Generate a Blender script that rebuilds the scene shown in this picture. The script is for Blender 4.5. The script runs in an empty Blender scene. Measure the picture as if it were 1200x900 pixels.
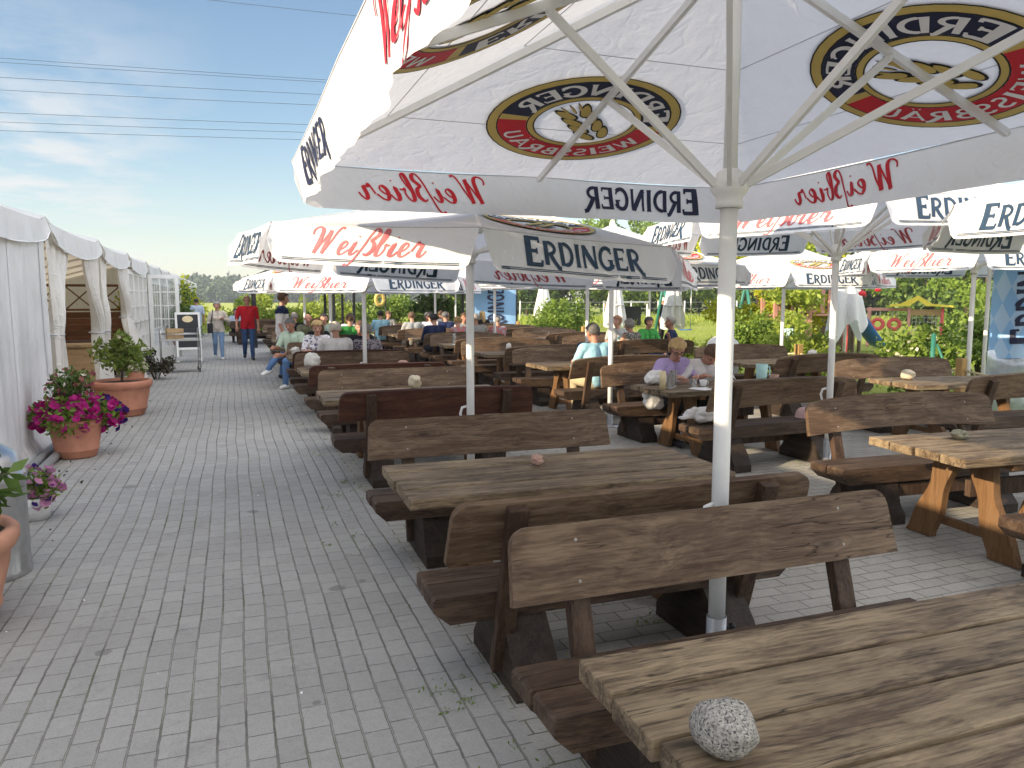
import bpy, bmesh, math, random
import numpy as np
from mathutils import Vector, Matrix, Euler, noise as mnoise
R_ = math.radians
C = bpy.context.scene.collection
SC = bpy.context.scene
rnd = random.Random(7)

# ------------------------------------------------------------------ camera, light, exposure
cam = bpy.data.objects.new('camera', bpy.data.cameras.new('camera'))
C.objects.link(cam)
cam.location = (0, 0, 1.65)
cam.rotation_euler = (R_(90 - 6.34), 0, R_(-20))
cam.data.sensor_width = 36; cam.data.lens = 27
cam.data.clip_start = 0.05; cam.data.clip_end = 3000
SC.camera = cam

SUN_EL, SUN_AZ = 19.2, 257.0     # azimuth clockwise from +Y: the sun stands low, to the left of and behind the camera
wd = bpy.data.worlds.new('World'); SC.world = wd; wd.use_nodes = True
nt = wd.node_tree; nt.nodes.clear()
def wn(t, **k):
    n = nt.nodes.new(t)
    for a, b in k.items(): setattr(n, a, b)
    return n
sky = wn('ShaderNodeTexSky', sky_type='NISHITA', sun_disc=False, sun_elevation=R_(SUN_EL), sun_rotation=R_(SUN_AZ),
         altitude=50, air_density=1.15, dust_density=0.25, ozone_density=2.4)
bg = wn('ShaderNodeBackground'); bg.inputs[1].default_value = 0.058
out = wn('ShaderNodeOutputWorld')
tc = wn('ShaderNodeTexCoord')
sep = wn('ShaderNodeSeparateXYZ'); nt.links.new(tc.outputs['Generated'], sep.inputs[0])
def wm(op, a, b=None, clamp=False):
    n = wn('ShaderNodeMath', operation=op, use_clamp=clamp)
    for i, v in enumerate((a, b)):
        if v is None: continue
        if isinstance(v, (int, float)): n.inputs[i].default_value = v
        else: nt.links.new(v, n.inputs[i])
    return n.outputs[0]
zz = wm('ADD', wm('MAXIMUM', sep.outputs[2], 0.0), 0.10)
cmb = wn('ShaderNodeCombineXYZ')
nt.links.new(wm('DIVIDE', sep.outputs[0], zz), cmb.inputs[0]); nt.links.new(wm('DIVIDE', sep.outputs[1], zz), cmb.inputs[1])
n1 = wn('ShaderNodeTexNoise'); n1.inputs['Scale'].default_value = 2.6; n1.inputs['Detail'].default_value = 9; n1.inputs['Roughness'].default_value = .62
n2 = wn('ShaderNodeTexNoise'); n2.inputs['Scale'].default_value = .55; n2.inputs['Detail'].default_value = 3
nt.links.new(cmb.outputs[0], n1.inputs['Vector']); nt.links.new(cmb.outputs[0], n2.inputs['Vector'])
# thin broken cloud, low in the west and north-west (left of the picture)
west = wm('MULTIPLY', wm('SUBTRACT', wm('MULTIPLY', sep.outputs[0], -1.0), 0.0), 6.0, True)
low = wm('MULTIPLY', wm('SUBTRACT', 0.36, sep.outputs[2]), 4.5, True)
m1 = wm('MULTIPLY', wm('SUBTRACT', wm('ADD', n1.outputs[0], wm('MULTIPLY', n2.outputs[0], .5)), .63), 4.6, True)
msk = wm('MULTIPLY', wm('MULTIPLY', m1, west), low)
veil = wm('MULTIPLY', wm('MULTIPLY', wm('SUBTRACT', 0.20, sep.outputs[2]), 4.5, True), 0.42)
msk = wm('MAXIMUM', wm('MULTIPLY', msk, 0.95), veil)
mx = wn('ShaderNodeMix', data_type='RGBA')
nt.links.new(msk, mx.inputs[0]); nt.links.new(sky.outputs[0], mx.inputs[6]); mx.inputs[7].default_value = (4.6, 4.7, 4.75, 1)
# unseen bright broken cloud, added over the south and east, behind and above the camera: the main fill light of the shaded path
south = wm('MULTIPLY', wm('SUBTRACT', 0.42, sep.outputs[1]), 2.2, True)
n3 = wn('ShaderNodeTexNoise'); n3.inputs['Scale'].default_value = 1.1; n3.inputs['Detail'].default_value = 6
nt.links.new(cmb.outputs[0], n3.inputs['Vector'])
fill_cloud = wm('MULTIPLY', south, wm('MULTIPLY', wm('SUBTRACT', n3.outputs[0], .36), 5.0, True))
mx2 = wn('ShaderNodeMix', data_type='RGBA'); nt.links.new(fill_cloud, mx2.inputs[0]); nt.links.new(mx.outputs[2], mx2.inputs[6]); mx2.inputs[7].default_value = (14.0, 13.9, 14.2, 1)
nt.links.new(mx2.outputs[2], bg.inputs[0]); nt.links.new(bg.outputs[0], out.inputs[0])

sun = bpy.data.objects.new('sun', bpy.data.lights.new('sun', 'SUN')); C.objects.link(sun)
sun.data.energy = 2.9; sun.data.angle = R_(0.55); sun.data.color = (1.0, 0.82, 0.58)
az = R_(SUN_AZ); el = R_(SUN_EL)
sdir = Vector((math.sin(az) * math.cos(el), math.cos(az) * math.cos(el), math.sin(el)))
sun.rotation_euler = sdir.to_track_quat('Z', 'Y').to_euler(); sun.location = (-20, -20, 20)

SC.view_settings.view_transform = 'Standard'; SC.view_settings.look = 'None'
SC.view_settings.gamma = 1; SC.view_settings.use_curve_mapping = False
SC.view_settings.exposure = 1.68

SC.cycles.max_bounces = 8; SC.cycles.transparent_max_bounces = 8
SC.cycles.use_denoising = True

# ------------------------------------------------------------------ helpers
class MB:
    """collects solids, then links them as ONE mesh object"""
    def __init__(s): s.v = []; s.f = []; s.m = []; s.sm = []
    def add(s, vs, fs, mi=0, smooth=False):
        b = len(s.v); s.v += [tuple(v) for v in vs]
        for f in fs: s.f.append(tuple(i + b for i in f)); s.m.append(mi); s.sm.append(smooth)
    def box(s, c, d, mi=0, M=None, bev=0.0):
        hx, hy, hz = d[0] / 2, d[1] / 2, d[2] / 2
        if bev <= 0:
            vs = [(x, y, z) for x in (-hx, hx) for y in (-hy, hy) for z in (-hz, hz)]
            fs = [(0, 1, 3, 2), (4, 6, 7, 5), (0, 4, 5, 1), (2, 3, 7, 6), (0, 2, 6, 4), (1, 5, 7, 3)]
        else:
            bm = bmesh.new(); bmesh.ops.create_cube(bm, size=1)
            for v in bm.verts: v.co = (v.co.x * d[0], v.co.y * d[1], v.co.z * d[2])
            bmesh.ops.bevel(bm, geom=list(bm.edges), offset=bev, segments=2, profile=.6, affect='EDGES')
            bm.verts.index_update()
            vs = [tuple(v.co) for v in bm.verts]; fs = [tuple(v.index for v in f.verts) for f in bm.faces]; bm.free()
        if M is not None: vs = [tuple(M @ Vector(v)) for v in vs]
        s.add([(v[0] + c[0], v[1] + c[1], v[2] + c[2]) for v in vs], fs, mi)
    def bar(s, p0, p1, w, h, mi=0, up=(0, 0, 1), bev=0.0):
        p0 = Vector(p0); p1 = Vector(p1); d = (p1 - p0); L = d.length; d.normalize()
        u = Vector(up); sx = d.cross(u)
        if sx.length < 1e-4: sx = Vector((1, 0, 0))
        sx.normalize(); u = sx.cross(d)
        M = Matrix((d, sx, u)).transposed()
        s.box(tuple((p0 + p1) / 2), (L, w, h), mi, M, bev)
    def tube(s, pts, r, n=8, mi=0, caps=True, smooth=True):
        pts = [Vector(p) for p in pts]; rr = r if isinstance(r, (list, tuple)) else [r] * len(pts)
        vs = []; fs = []; prev = None
        for i, p in enumerate(pts):
            d = (pts[min(i + 1, len(pts) - 1)] - pts[max(i - 1, 0)]).normalized()
            a = prev if prev is not None else (Vector((0, 0, 1)) if abs(d.z) < .9 else Vector((1, 0, 0)))
            a = (a - d * a.dot(d)).normalized(); prev = a; b = d.cross(a)
            for k in range(n):
                t = 2 * math.pi * k / n
                vs.append(p + (a * math.cos(t) + b * math.sin(t)) * rr[i])
        for i in range(len(pts) - 1):
            for k in range(n):
                k2 = (k + 1) % n
                fs.append((i * n + k, i * n + k2, (i + 1) * n + k2, (i + 1) * n + k))
        s.add(vs, fs, mi, smooth)
        if caps:
            e = (len(pts) - 1) * n
            s.add(vs[:n], [tuple(range(n))[::-1]], mi); s.add(vs[e:], [tuple(range(n))], mi)
    def lathe(s, prof, n=24, mi=0, c=(0, 0, 0), smooth=True):
        vs = []; fs = []
        for (r, z) in prof:
            for k in range(n):
                t = 2 * math.pi * k / n; vs.append((c[0] + r * math.cos(t), c[1] + r * math.sin(t), c[2] + z))
        for i in range(len(prof) - 1):
            for k in range(n):
                k2 = (k + 1) % n; fs.append((i * n + k, i * n + k2, (i + 1) * n + k2, (i + 1) * n + k))
        s.add(vs, fs, mi, smooth)
    def prism(s, poly, ax, a0, a1, mi=0):
        """poly: 2-D outline, extruded along axis ax ('x': poly is (y,z); 'y': (x,z); 'z': (x,y))"""
        def P(p, a): return (a, p[0], p[1]) if ax == 'x' else ((p[0], a, p[1]) if ax == 'y' else (p[0], p[1], a))
        n = len(poly); vs = [P(p, a0) for p in poly] + [P(p, a1) for p in poly]
        fs = [tuple(range(n)), tuple(range(2 * n - 1, n - 1, -1))] + [(i, i + n, (i + 1) % n + n, (i + 1) % n) for i in range(n)]
        s.add(vs, fs, mi)
    def grid(s, fn, nu, nv, mi=0, smooth=True, flip=False):
        vs = [fn(i / nu, j / nv) for j in range(nv + 1) for i in range(nu + 1)]; fs = []
        for j in range(nv):
            for i in range(nu):
                a = j * (nu + 1) + i; q = (a, a + 1, a + nu + 2, a + nu + 1); fs.append(q[::-1] if flip else q)
        s.add(vs, fs, mi, smooth)
    def ball(s, c, r, n=10, mi=0, M=None, jit=0.0, rg=None):
        rx, ry, rz = r if isinstance(r, (list, tuple)) else (r, r, r)
        vs = []; fs = []; m = max(4, n // 2)
        for j in range(m + 1):
            ph = math.pi * j / m
            for k in range(n):
                t = 2 * math.pi * k / n
                d = Vector((math.sin(ph) * math.cos(t), math.sin(ph) * math.sin(t), math.cos(ph)))
                q = 1 + (jit * (mnoise.noise(d * 1.7 + Vector((c[0] * 9 + 3, c[1] * 7, c[2] * 5)))) if jit else 0)
                v = Vector((d.x * rx * q, d.y * ry * q, d.z * rz * q))
                if M is not None: v = M @ v
                vs.append((v.x + c[0], v.y + c[1], v.z + c[2]))
        for j in range(m):
            for k in range(n):
                k2 = (k + 1) % n; fs.append((j * n + k, (j + 1) * n + k, (j + 1) * n + k2, j * n + k2))
        s.add(vs, fs, mi, True)
    def build(s, name, mats, parent=None, fix=True):
        me = bpy.data.meshes.new(name); me.from_pydata(s.v, [], s.f)
        for m in (mats if isinstance(mats, (list, tuple)) else [mats]): me.materials.append(m)
        me.polygons.foreach_set('material_index', s.m); me.polygons.foreach_set('use_smooth', s.sm)
        if fix:
            bm = bmesh.new(); bm.from_mesh(me); bmesh.ops.remove_doubles(bm, verts=bm.verts, dist=1e-5)
            bmesh.ops.recalc_face_normals(bm, faces=bm.faces); bm.to_mesh(me); bm.free()
        me.update()
        o = bpy.data.objects.new(name, me); C.objects.link(o)
        if parent is not None: o.parent = parent
        return o

def tag(o, label=None, cat=None, group=None, kind=None):
    if label: o['label'] = label
    if cat: o['category'] = cat
    if group: o['group'] = group
    if kind: o['kind'] = kind
    return o
def thing(name, label, cat, loc=(0, 0, 0), rz=0.0, group=None):
    o = bpy.data.objects.new(name, None); C.objects.link(o); o.empty_display_size = .1
    o.location = loc; o.rotation_euler = (0, 0, rz)
    return tag(o, label, cat, group)
def copy_tree(o, parent=None):
    c = o.copy(); C.objects.link(c)
    if parent is not None: c.parent = parent
    for ch in [k for k in o.children]: copy_tree(ch, c)
    return c

# ------------------------------------------------------------------ materials
def mat(name):
    m = bpy.data.materials.new(name); m.use_nodes = True
    return m, m.node_tree, m.node_tree.nodes['Principled BSDF']
class NT:
    def __init__(s, t): s.t = t
    def n(s, typ, ins=None, **k):
        n = s.t.nodes.new(typ)
        for a, b in k.items(): setattr(n, a, b)
        for a, b in (ins or {}).items():
            if isinstance(b, bpy.types.NodeSocket): s.t.links.new(b, n.inputs[a])
            else: n.inputs[a].default_value = b
        return n
    def link(s, a, b): s.t.links.new(a, b)
    def math(s, op, a, b=0.0, clamp=False):
        return s.n('ShaderNodeMath', {0: a, 1: b}, operation=op, use_clamp=clamp).outputs[0]
    def mix(s, f, a, b):
        return s.n('ShaderNodeMix', {0: f, 6: a, 7: b}, data_type='RGBA').outputs[2]
    def ramp(s, f, stops):
        r = s.n('ShaderNodeValToRGB', {0: f}); e = r.color_ramp.elements
        while len(e) < len(stops): e.new(.5)
        for i, (p, c) in enumerate(stops): e[i].position = p; e[i].color = (c, c, c, 1) if isinstance(c, (int, float)) else (*c, 1)
        return r.outputs[0]
    def noise(s, vec, scale, detail=4, rough=.55, dim='3D'):
        return s.n('ShaderNodeTexNoise', {'Vector': vec, 'Scale': scale, 'Detail': detail, 'Roughness': rough}).outputs[0]
def c4(c): return (*c, 1)

def plain(name, col, rough=.55, metal=0.0, var=.12, scale=14, bump=0.0, spec=.4):
    m, t, b = mat(name); k = NT(t)
    co = k.n('ShaderNodeTexCoord').outputs['Object']; oi = k.n('ShaderNodeObjectInfo')
    v = k.n('ShaderNodeVectorMath', {0: co, 1: oi.outputs['Location']}, operation='ADD').outputs[0]
    f = k.noise(v, scale, 5)
    a = tuple(x * (1 - var) for x in col); bb = tuple(min(1, x * (1 + var)) for x in col)
    k.link(k.mix(k.ramp(f, [(.3, 0.0), (.7, 1.0)]), c4(a), c4(bb)), b.inputs['Base Color'])
    b.inputs['Roughness'].default_value = rough; b.inputs['Metallic'].default_value = metal
    b.inputs['Specular IOR Level'].default_value = spec
    if bump:
        bp = k.n('ShaderNodeBump', {'Height': f, 'Strength': bump, 'Distance': .01}); k.link(bp.outputs[0], b.inputs['Normal'])
    return m

def wood(name, dark, light, worn=None, axis='X', wear=.35, rough=.62):
    m, t, b = mat(name); k = NT(t)
    co = k.n('ShaderNodeTexCoord').outputs['Object']
    oi = k.n('ShaderNodeObjectInfo'); isl = k.n('ShaderNodeNewGeometry').outputs['Random Per Island']
    off = k.math('ADD', k.math('MULTIPLY', oi.outputs['Random'], 37.0), k.math('MULTIPLY', isl, 61.0))
    cv = k.n('ShaderNodeCombineXYZ', {0: off, 1: off, 2: off}).outputs[0]
    v = k.n('ShaderNodeVectorMath', {0: co, 1: cv}, operation='ADD').outputs[0]
    sc = {'X': (1.1, 13, 13), 'Y': (13, 1.1, 13), 'Z': (13, 13, 1.1)}[axis]
    vs = k.n('ShaderNodeVectorMath', {0: v, 1: sc}, operation='MULTIPLY').outputs[0]
    warp = k.n('ShaderNodeTexNoise', {'Vector': v, 'Scale': 2.2, 'Detail': 2})
    vw = k.n('ShaderNodeVectorMath', {0: vs, 1: k.n('ShaderNodeVectorMath', {0: warp.outputs['Color'], 1: (1.5, 1.5, 1.5)}, operation='MULTIPLY').outputs[0]}, operation='ADD').outputs[0]
    g1 = k.noise(vw, 1.6, 6, .65); 
    g2 = k.noise(vw, 6.5, 3, .6)
    g3 = k.noise(k.n('ShaderNodeVectorMath', {0: v, 1: tuple(2.2 if q < 2 else 120 for q in sc)}, operation='MULTIPLY').outputs[0], 1.0, 4, .7)
    gr = k.math('ADD', k.math('MULTIPLY', g1, .42), k.math('ADD', k.math('MULTIPLY', g2, .26), k.math('MULTIPLY', g3, .32)))
    base = k.mix(k.ramp(gr, [(.40, 0.0), (.60, 1.0)]), c4(dark), c4(light))
    base = k.mix(k.ramp(g3, [(.56, 0.0), (.70, .65)]), base, c4(tuple(x * .42 for x in dark)))
    if worn:
        pw = k.n('ShaderNodeVectorMath', {0: v, 1: {'X': (1.3, 4, 4), 'Y': (4, 1.3, 4), 'Z': (4, 4, 1.3)}[axis]}, operation='MULTIPLY').outputs[0]
        w = k.ramp(k.math('ADD', k.noise(pw, 1.9, 7, .68), k.math('MULTIPLY', k.math('SUBTRACT', gr, .5), 1.3)), [(.54 - wear * .3, 0.0), (.84 - wear * .3, .75)])
        base = k.mix(w, base, c4(worn))
    # knots and drying cracks
    kv = k.n('ShaderNodeVectorMath', {0: v, 1: {'X': (1.6, 5, 5), 'Y': (5, 1.6, 5), 'Z': (5, 5, 1.6)}[axis]}, operation='MULTIPLY').outputs[0]
    kd = k.n('ShaderNodeTexVoronoi', {'Vector': k.n('ShaderNodeVectorMath', {0: kv, 1: k.n('ShaderNodeVectorMath', {0: warp.outputs['Color'], 3: .35}, operation='SCALE').outputs[0]}, operation='ADD').outputs[0], 'Scale': 1.0, 'Randomness': 1.0}).outputs['Distance']
    base = k.mix(k.ramp(kd, [(.035, .8), (.10, 0.0)]), base, c4(tuple(x * .4 for x in dark)))
    rings = k.math('MULTIPLY', k.math('SINE', k.math('MULTIPLY', kd, 70.0)), k.ramp(kd, [(.10, .35), (.30, 0.0)]), True)
    base = k.mix(rings, base, c4(tuple(x * .55 for x in dark)))
    cr = k.noise(k.n('ShaderNodeVectorMath', {0: v, 1: {'X': (.9, 16, 16), 'Y': (16, .9, 16), 'Z': (16, 16, .9)}[axis]}, operation='MULTIPLY').outputs[0], 1.3, 3, .5)
    crk = k.ramp(k.math('ABSOLUTE', k.math('SUBTRACT', cr, .53)), [(.0, .9), (.011, 0.0)])
    crk = k.math('MULTIPLY', crk, k.ramp(k.noise(v, 1.7, 2), [(.46, 0.0), (.56, 1.0)]))
    base = k.mix(crk, base, c4(tuple(x * .22 for x in dark)))
    gr = k.math('SUBTRACT', gr, k.math('MULTIPLY', crk, .8))
    br = k.math('ADD', .82, k.math('MULTIPLY', isl, .36))
    base = k.n('ShaderNodeVectorMath', {0: base, 3: br}, operation='SCALE').outputs[0]
    k.link(base, b.inputs['Base Color'])
    k.link(k.ramp(gr, [(.3, rough + .12), (.7, rough - .08)]), b.inputs['Roughness']); b.inputs['Specular IOR Level'].default_value = .35
    bp = k.n('ShaderNodeBump', {'Height': gr, 'Strength': .6, 'Distance': .005}); k.link(bp.outputs[0], b.inputs['Normal'])
    return m

def cloth(name, col, trans=.3, rough=.8, wr=.15, scale=3.0, dirt=.06, tint=(1, .93, .80), streak=0.0, crease=0.0):
    m, t, b = mat(name); k = NT(t)
    co = k.n('ShaderNodeTexCoord').outputs['Object']
    f = k.noise(co, scale, 5); d = k.noise(co, 1.3, 6, .7)
    c = k.mix(k.ramp(d, [(.45, 0.0), (.8, 1.0)]), c4(col), c4(tuple(x * (1 - dirt * 3) for x in col)))
    if streak:
        sv = k.n('ShaderNodeVectorMath', {0: co, 1: (7, 7, .5)}, operation='MULTIPLY').outputs[0]
        c = k.mix(k.ramp(k.noise(sv, 1.0, 5, .65), [(.48, 0.0), (.74, streak)]), c, c4((.42, .43, .42)))
        c = k.mix(k.ramp(k.noise(co, 5.5, 6, .75), [(.60, 0.0), (.75, streak * .8)]), c, c4((.36, .35, .31)))
    k.link(c, b.inputs['Base Color']); b.inputs['Roughness'].default_value = rough; b.inputs['Specular IOR Level'].default_value = .2
    hh = f
    if crease:
        wv_ = k.n('ShaderNodeTexNoise', {'Vector': co, 'Scale': 2.0, 'Detail': 2}).outputs['Color']
        cv_ = k.n('ShaderNodeVectorMath', {0: k.n('ShaderNodeVectorMath', {0: co, 1: (2.2, 2.2, 2.2)}, operation='MULTIPLY').outputs[0], 1: wv_}, operation='ADD').outputs[0]
        rd = k.math('ABSOLUTE', k.math('SUBTRACT', k.noise(cv_, 1.5, 3, .55), .5))
        hh = k.math('ADD', f, k.math('MULTIPLY', k.ramp(rd, [(.0, 1.0), (.05, 0.0)]), crease))
    bp = k.n('ShaderNodeBump', {'Height': hh, 'Strength': wr, 'Distance': .05}); k.link(bp.outputs[0], b.inputs['Normal'])
    if trans > 0:
        tr = k.n('ShaderNodeBsdfTranslucent', {'Color': c4(tuple(x * y for x, y in zip(col, tint))), 'Normal': bp.outputs[0]})
        mxs = k.n('ShaderNodeMixShader', {0: trans}); k.link(b.outputs[0], mxs.inputs[1]); k.link(tr.outputs[0], mxs.inputs[2])
        k.link(mxs.outputs[0], t.nodes['Material Output'].inputs[0])
    return m

def leafm(name, c1, c2, trans=.35, rough=.5):
    m, t, b = mat(name); k = NT(t)
    isl = k.n('ShaderNodeNewGeometry').outputs['Random Per Island']
    co = k.n('ShaderNodeTexCoord').outputs['Object']
    f = k.math('ADD', k.math('MULTIPLY', isl, .6), k.math('MULTIPLY', k.noise(co, 1.4, 3), .5))
    c = k.mix(k.ramp(f, [(.2, 0.0), (.85, 1.0)]), c4(c1), c4(c2))
    k.link(c, b.inputs['Base Color']); b.inputs['Roughness'].default_value = rough; b.inputs['Specular IOR Level'].default_value = .3
    tr = k.n('ShaderNodeBsdfTranslucent', {'Color': c}); mxs = k.n('ShaderNodeMixShader', {0: trans})
    k.link(b.outputs[0], mxs.inputs[1]); k.link(tr.outputs[0], mxs.inputs[2]); k.link(mxs.outputs[0], t.nodes['Material Output'].inputs[0])
    return m

def pavers(name, along_y, bw, bh, c1, c2, mortar, moss):
    m, t, b = mat(name); k = NT(t)
    co = k.n('ShaderNodeTexCoord').outputs['Object']
    s = k.n('ShaderNodeSeparateXYZ', {0: co})
    wob = k.n('ShaderNodeTexNoise', {'Vector': co, 'Scale': 9.0, 'Detail': 2})
    wv = k.n('ShaderNodeVectorMath', {0: k.n('ShaderNodeVectorMath', {0: wob.outputs['Color'], 1: (.5, .5, .5)}, operation='SUBTRACT').outputs[0], 3: .014}, operation='SCALE').outputs[0]
    big = k.n('ShaderNodeTexNoise', {'Vector': co, 'Scale': .55, 'Detail': 1})
    wv2 = k.n('ShaderNodeVectorMath', {0: k.n('ShaderNodeVectorMath', {0: big.outputs['Color'], 1: (.5, .5, .5)}, operation='SUBTRACT').outputs[0], 3: .055}, operation='SCALE').outputs[0]
    cb = k.n('ShaderNodeCombineXYZ', {0: s.outputs[1] if along_y else s.outputs[0], 1: s.outputs[0] if along_y else s.outputs[1], 2: 0.0}).outputs[0]
    v = k.n('ShaderNodeVectorMath', {0: k.n('ShaderNodeVectorMath', {0: cb, 1: wv}, operation='ADD').outputs[0], 1: wv2}, operation='ADD').outputs[0]
    br = k.n('ShaderNodeTexBrick', {'Vector': v, 'Color1': (0, 0, 0, 1), 'Color2': (1, 1, 1, 1), 'Mortar': (.5, .5, .5, 1), 'Scale': 1.0, 'Mortar Size': .0045,
                                    'Mortar Smooth': .35, 'Bias': 0.0, 'Brick Width': bw, 'Row Height': bh}, offset=.5, offset_frequency=2, squash=1.0)
    fine = k.noise(co, 160, 4, .7); mid = k.noise(co, 22, 5, .6); lg = k.noise(co, .8, 5, .6)
    tone = k.math('ADD', k.math('MULTIPLY', br.outputs['Color'], .20), k.math('ADD', k.math('MULTIPLY', mid, .45), k.math('MULTIPLY', lg, .5)))
    base = k.mix(k.ramp(tone, [(.30, 0.0), (.80, 1.0)]), c4(c1), c4(c2))
    base = k.mix(k.ramp(fine, [(.50, 0.0), (.68, .55)]), base, c4(tuple(x * .55 for x in c1)))
    st = k.noise(co, 2.3, 6, .7)
    base = k.mix(k.ramp(st, [(.60, 0.0), (.70, .5)]), base, c4(tuple(x * .5 for x in c1)))
    for (sx_, sy_, sr_) in ((.51, 4.35, .055), (.66, 4.42, .03), (.28, 3.1, .02), (-.62, 3.9, .04), (.1, 6.2, .05), (-.9, 7.4, .07)):
        dd = k.n('ShaderNodeVectorMath', {0: k.n('ShaderNodeVectorMath', {0: co, 1: wv2}, operation='ADD').outputs[0], 1: (sx_, sy_, 0)}, operation='DISTANCE').outputs['Value']
        dd = k.math('ADD', dd, k.math('MULTIPLY', k.math('SUBTRACT', k.noise(co, 14, 3), .5), sr_ * 1.4))
        base = k.mix(k.ramp(k.math('DIVIDE', dd, sr_), [(.75, .6), (1.0, 0.0)]), base, c4(tuple(x * .38 for x in c1)))
    mo = k.mix(k.ramp(k.noise(co, 1.1, 4), [(.46, 0.0), (.62, 1.0)]), c4(mortar), c4(moss))
    fac = k.math('MULTIPLY', br.outputs['Fac'], k.ramp(k.noise(co, 3.1, 4), [(.25, .45), (.55, .95)]))
    k.link(k.mix(fac, base, mo), b.inputs['Base Color'])
    b.inputs['Roughness'].default_value = .85; b.inputs['Specular IOR Level'].default_value = .25
    h = k.math('ADD', k.math('MULTIPLY', br.outputs['Fac'], -1.0), k.math('ADD', k.math('MULTIPLY', fine, .25), k.math('MULTIPLY', br.outputs['Color'], .15)))
    bp = k.n('ShaderNodeBump', {'Height': h, 'Strength': .55, 'Distance': .008}); k.link(bp.outputs[0], b.inputs['Normal'])
    return m

def setts(name, along_y, bw, bh, c1, c2, mortar, moss):
    # paving in long columns, every column shifted by its own amount
    m, t, b = mat(name); k = NT(t); co = k.n('ShaderNodeTexCoord').outputs['Object']
    big = k.n('ShaderNodeTexNoise', {'Vector': co, 'Scale': .5, 'Detail': 1}); sm = k.n('ShaderNodeTexNoise', {'Vector': co, 'Scale': 11.0, 'Detail': 2})
    def cen(n_, a): return k.n('ShaderNodeVectorMath', {0: k.n('ShaderNodeVectorMath', {0: n_.outputs['Color'], 1: (.5, .5, .5)}, operation='SUBTRACT').outputs[0], 3: a}, operation='SCALE').outputs[0]
    wv2 = cen(big, .07)
    v = k.n('ShaderNodeVectorMath', {0: k.n('ShaderNodeVectorMath', {0: co, 1: wv2}, operation='ADD').outputs[0], 1: cen(sm, .008)}, operation='ADD').outputs[0]
    s = k.n('ShaderNodeSeparateXYZ', {0: v})
    cx = k.math('DIVIDE', s.outputs[0], bh); col = k.math('FLOOR', cx); fx = k.math('FRACT', cx)
    wn_ = k.n('ShaderNodeTexWhiteNoise', {'W': col}, noise_dimensions='1D').outputs['Value']
    cy = k.math('ADD', k.math('DIVIDE', s.outputs[1], bw), k.math('ADD', k.math('MULTIPLY', k.math('MODULO', k.math('ADD', col, 1000.0), 2.0), .5), k.math('MULTIPLY', wn_, .42)))
    row = k.math('FLOOR', cy); fy = k.math('FRACT', cy)
    idv = k.n('ShaderNodeCombineXYZ', {0: col, 1: row, 2: 0.0}).outputs[0]
    rnd_ = k.n('ShaderNodeTexWhiteNoise', {'Vector': idv}, noise_dimensions='3D').outputs['Value']
    ex = k.math('MULTIPLY', k.math('MINIMUM', fx, k.math('SUBTRACT', 1.0, fx)), bh); ey = k.math('MULTIPLY', k.math('MINIMUM', fy, k.math('SUBTRACT', 1.0, fy)), bw)
    fine = k.noise(co, 170, 4, .7); mid = k.noise(co, 24, 5, .6); lg = k.noise(co, .8, 5, .6)
    jit = k.math('MULTIPLY', k.math('SUBTRACT', mid, .5), .006)
    jx = k.ramp(k.math('DIVIDE', k.math('ADD', ex, jit), .010), [(.30, 1.0), (.55, 0.0)]); jy = k.ramp(k.math('DIVIDE', k.math('ADD', ey, jit), .010), [(.12, 1.0), (.34, 0.0)])
    ctr = k.ramp(k.math('DIVIDE', ex, .010), [(.08, 1.0), (.22, 0.0)])
    tone = k.math('ADD', k.math('MULTIPLY', rnd_, .26), k.math('ADD', k.math('MULTIPLY', mid, .42), k.math('MULTIPLY', lg, .5)))
    base = k.mix(k.ramp(tone, [(.30, 0.0), (.85, 1.0)]), c4(c1), c4(c2))
    base = k.mix(k.ramp(fine, [(.50, 0.0), (.68, .5)]), base, c4(tuple(x * .55 for x in c1)))
    base = k.mix(k.ramp(k.noise(co, 420, 2, .5), [(.66, 0.0), (.72, .5)]), base, c4((.62, .60, .56)))
    base = k.mix(k.ramp(k.noise(co, 2.3, 6, .7), [(.58, 0.0), (.72, .42)]), base, c4(tuple(x * .55 for x in c1)))
    base = k.mix(k.ramp(k.noise(co, 1.3, 5, .65), [(.56, 0.0), (.72, .35)]), base, c4((.40, .385, .33)))
    for (sx_, sy_, sr_) in ((.51, 4.35, .055), (.66, 4.42, .03), (.28, 3.1, .02), (-.62, 3.9, .04), (.1, 6.2, .05), (-.9, 7.4, .07)):
        dd = k.n('ShaderNodeVectorMath', {0: k.n('ShaderNodeVectorMath', {0: co, 1: wv2}, operation='ADD').outputs[0], 1: (sx_, sy_, 0)}, operation='DISTANCE').outputs['Value']
        dd = k.math('ADD', dd, k.math('MULTIPLY', k.math('SUBTRACT', k.noise(co, 14, 3), .5), sr_ * 1.4))
        base = k.mix(k.ramp(k.math('DIVIDE', dd, sr_), [(.75, .55), (1.0, 0.0)]), base, c4(tuple(x * .42 for x in c1)))
    mo = k.mix(k.ramp(k.noise(co, 1.1, 4), [(.50, 0.0), (.66, 1.0)]), c4(mortar), c4(moss))
    mo = k.mix(k.math('MULTIPLY', ctr, k.ramp(k.noise(co, 1.9, 3), [(.42, 0.0), (.55, .8)])), mo, c4((.46, .44, .39)))
    fac = k.math('MULTIPLY', k.math('MAXIMUM', jx, jy), k.ramp(k.noise(co, 3.1, 4), [(.25, .55), (.55, 1.0)]))
    k.link(k.mix(fac, base, mo), b.inputs['Base Color']); b.inputs['Roughness'].default_value = .85; b.inputs['Specular IOR Level'].default_value = .25
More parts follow.
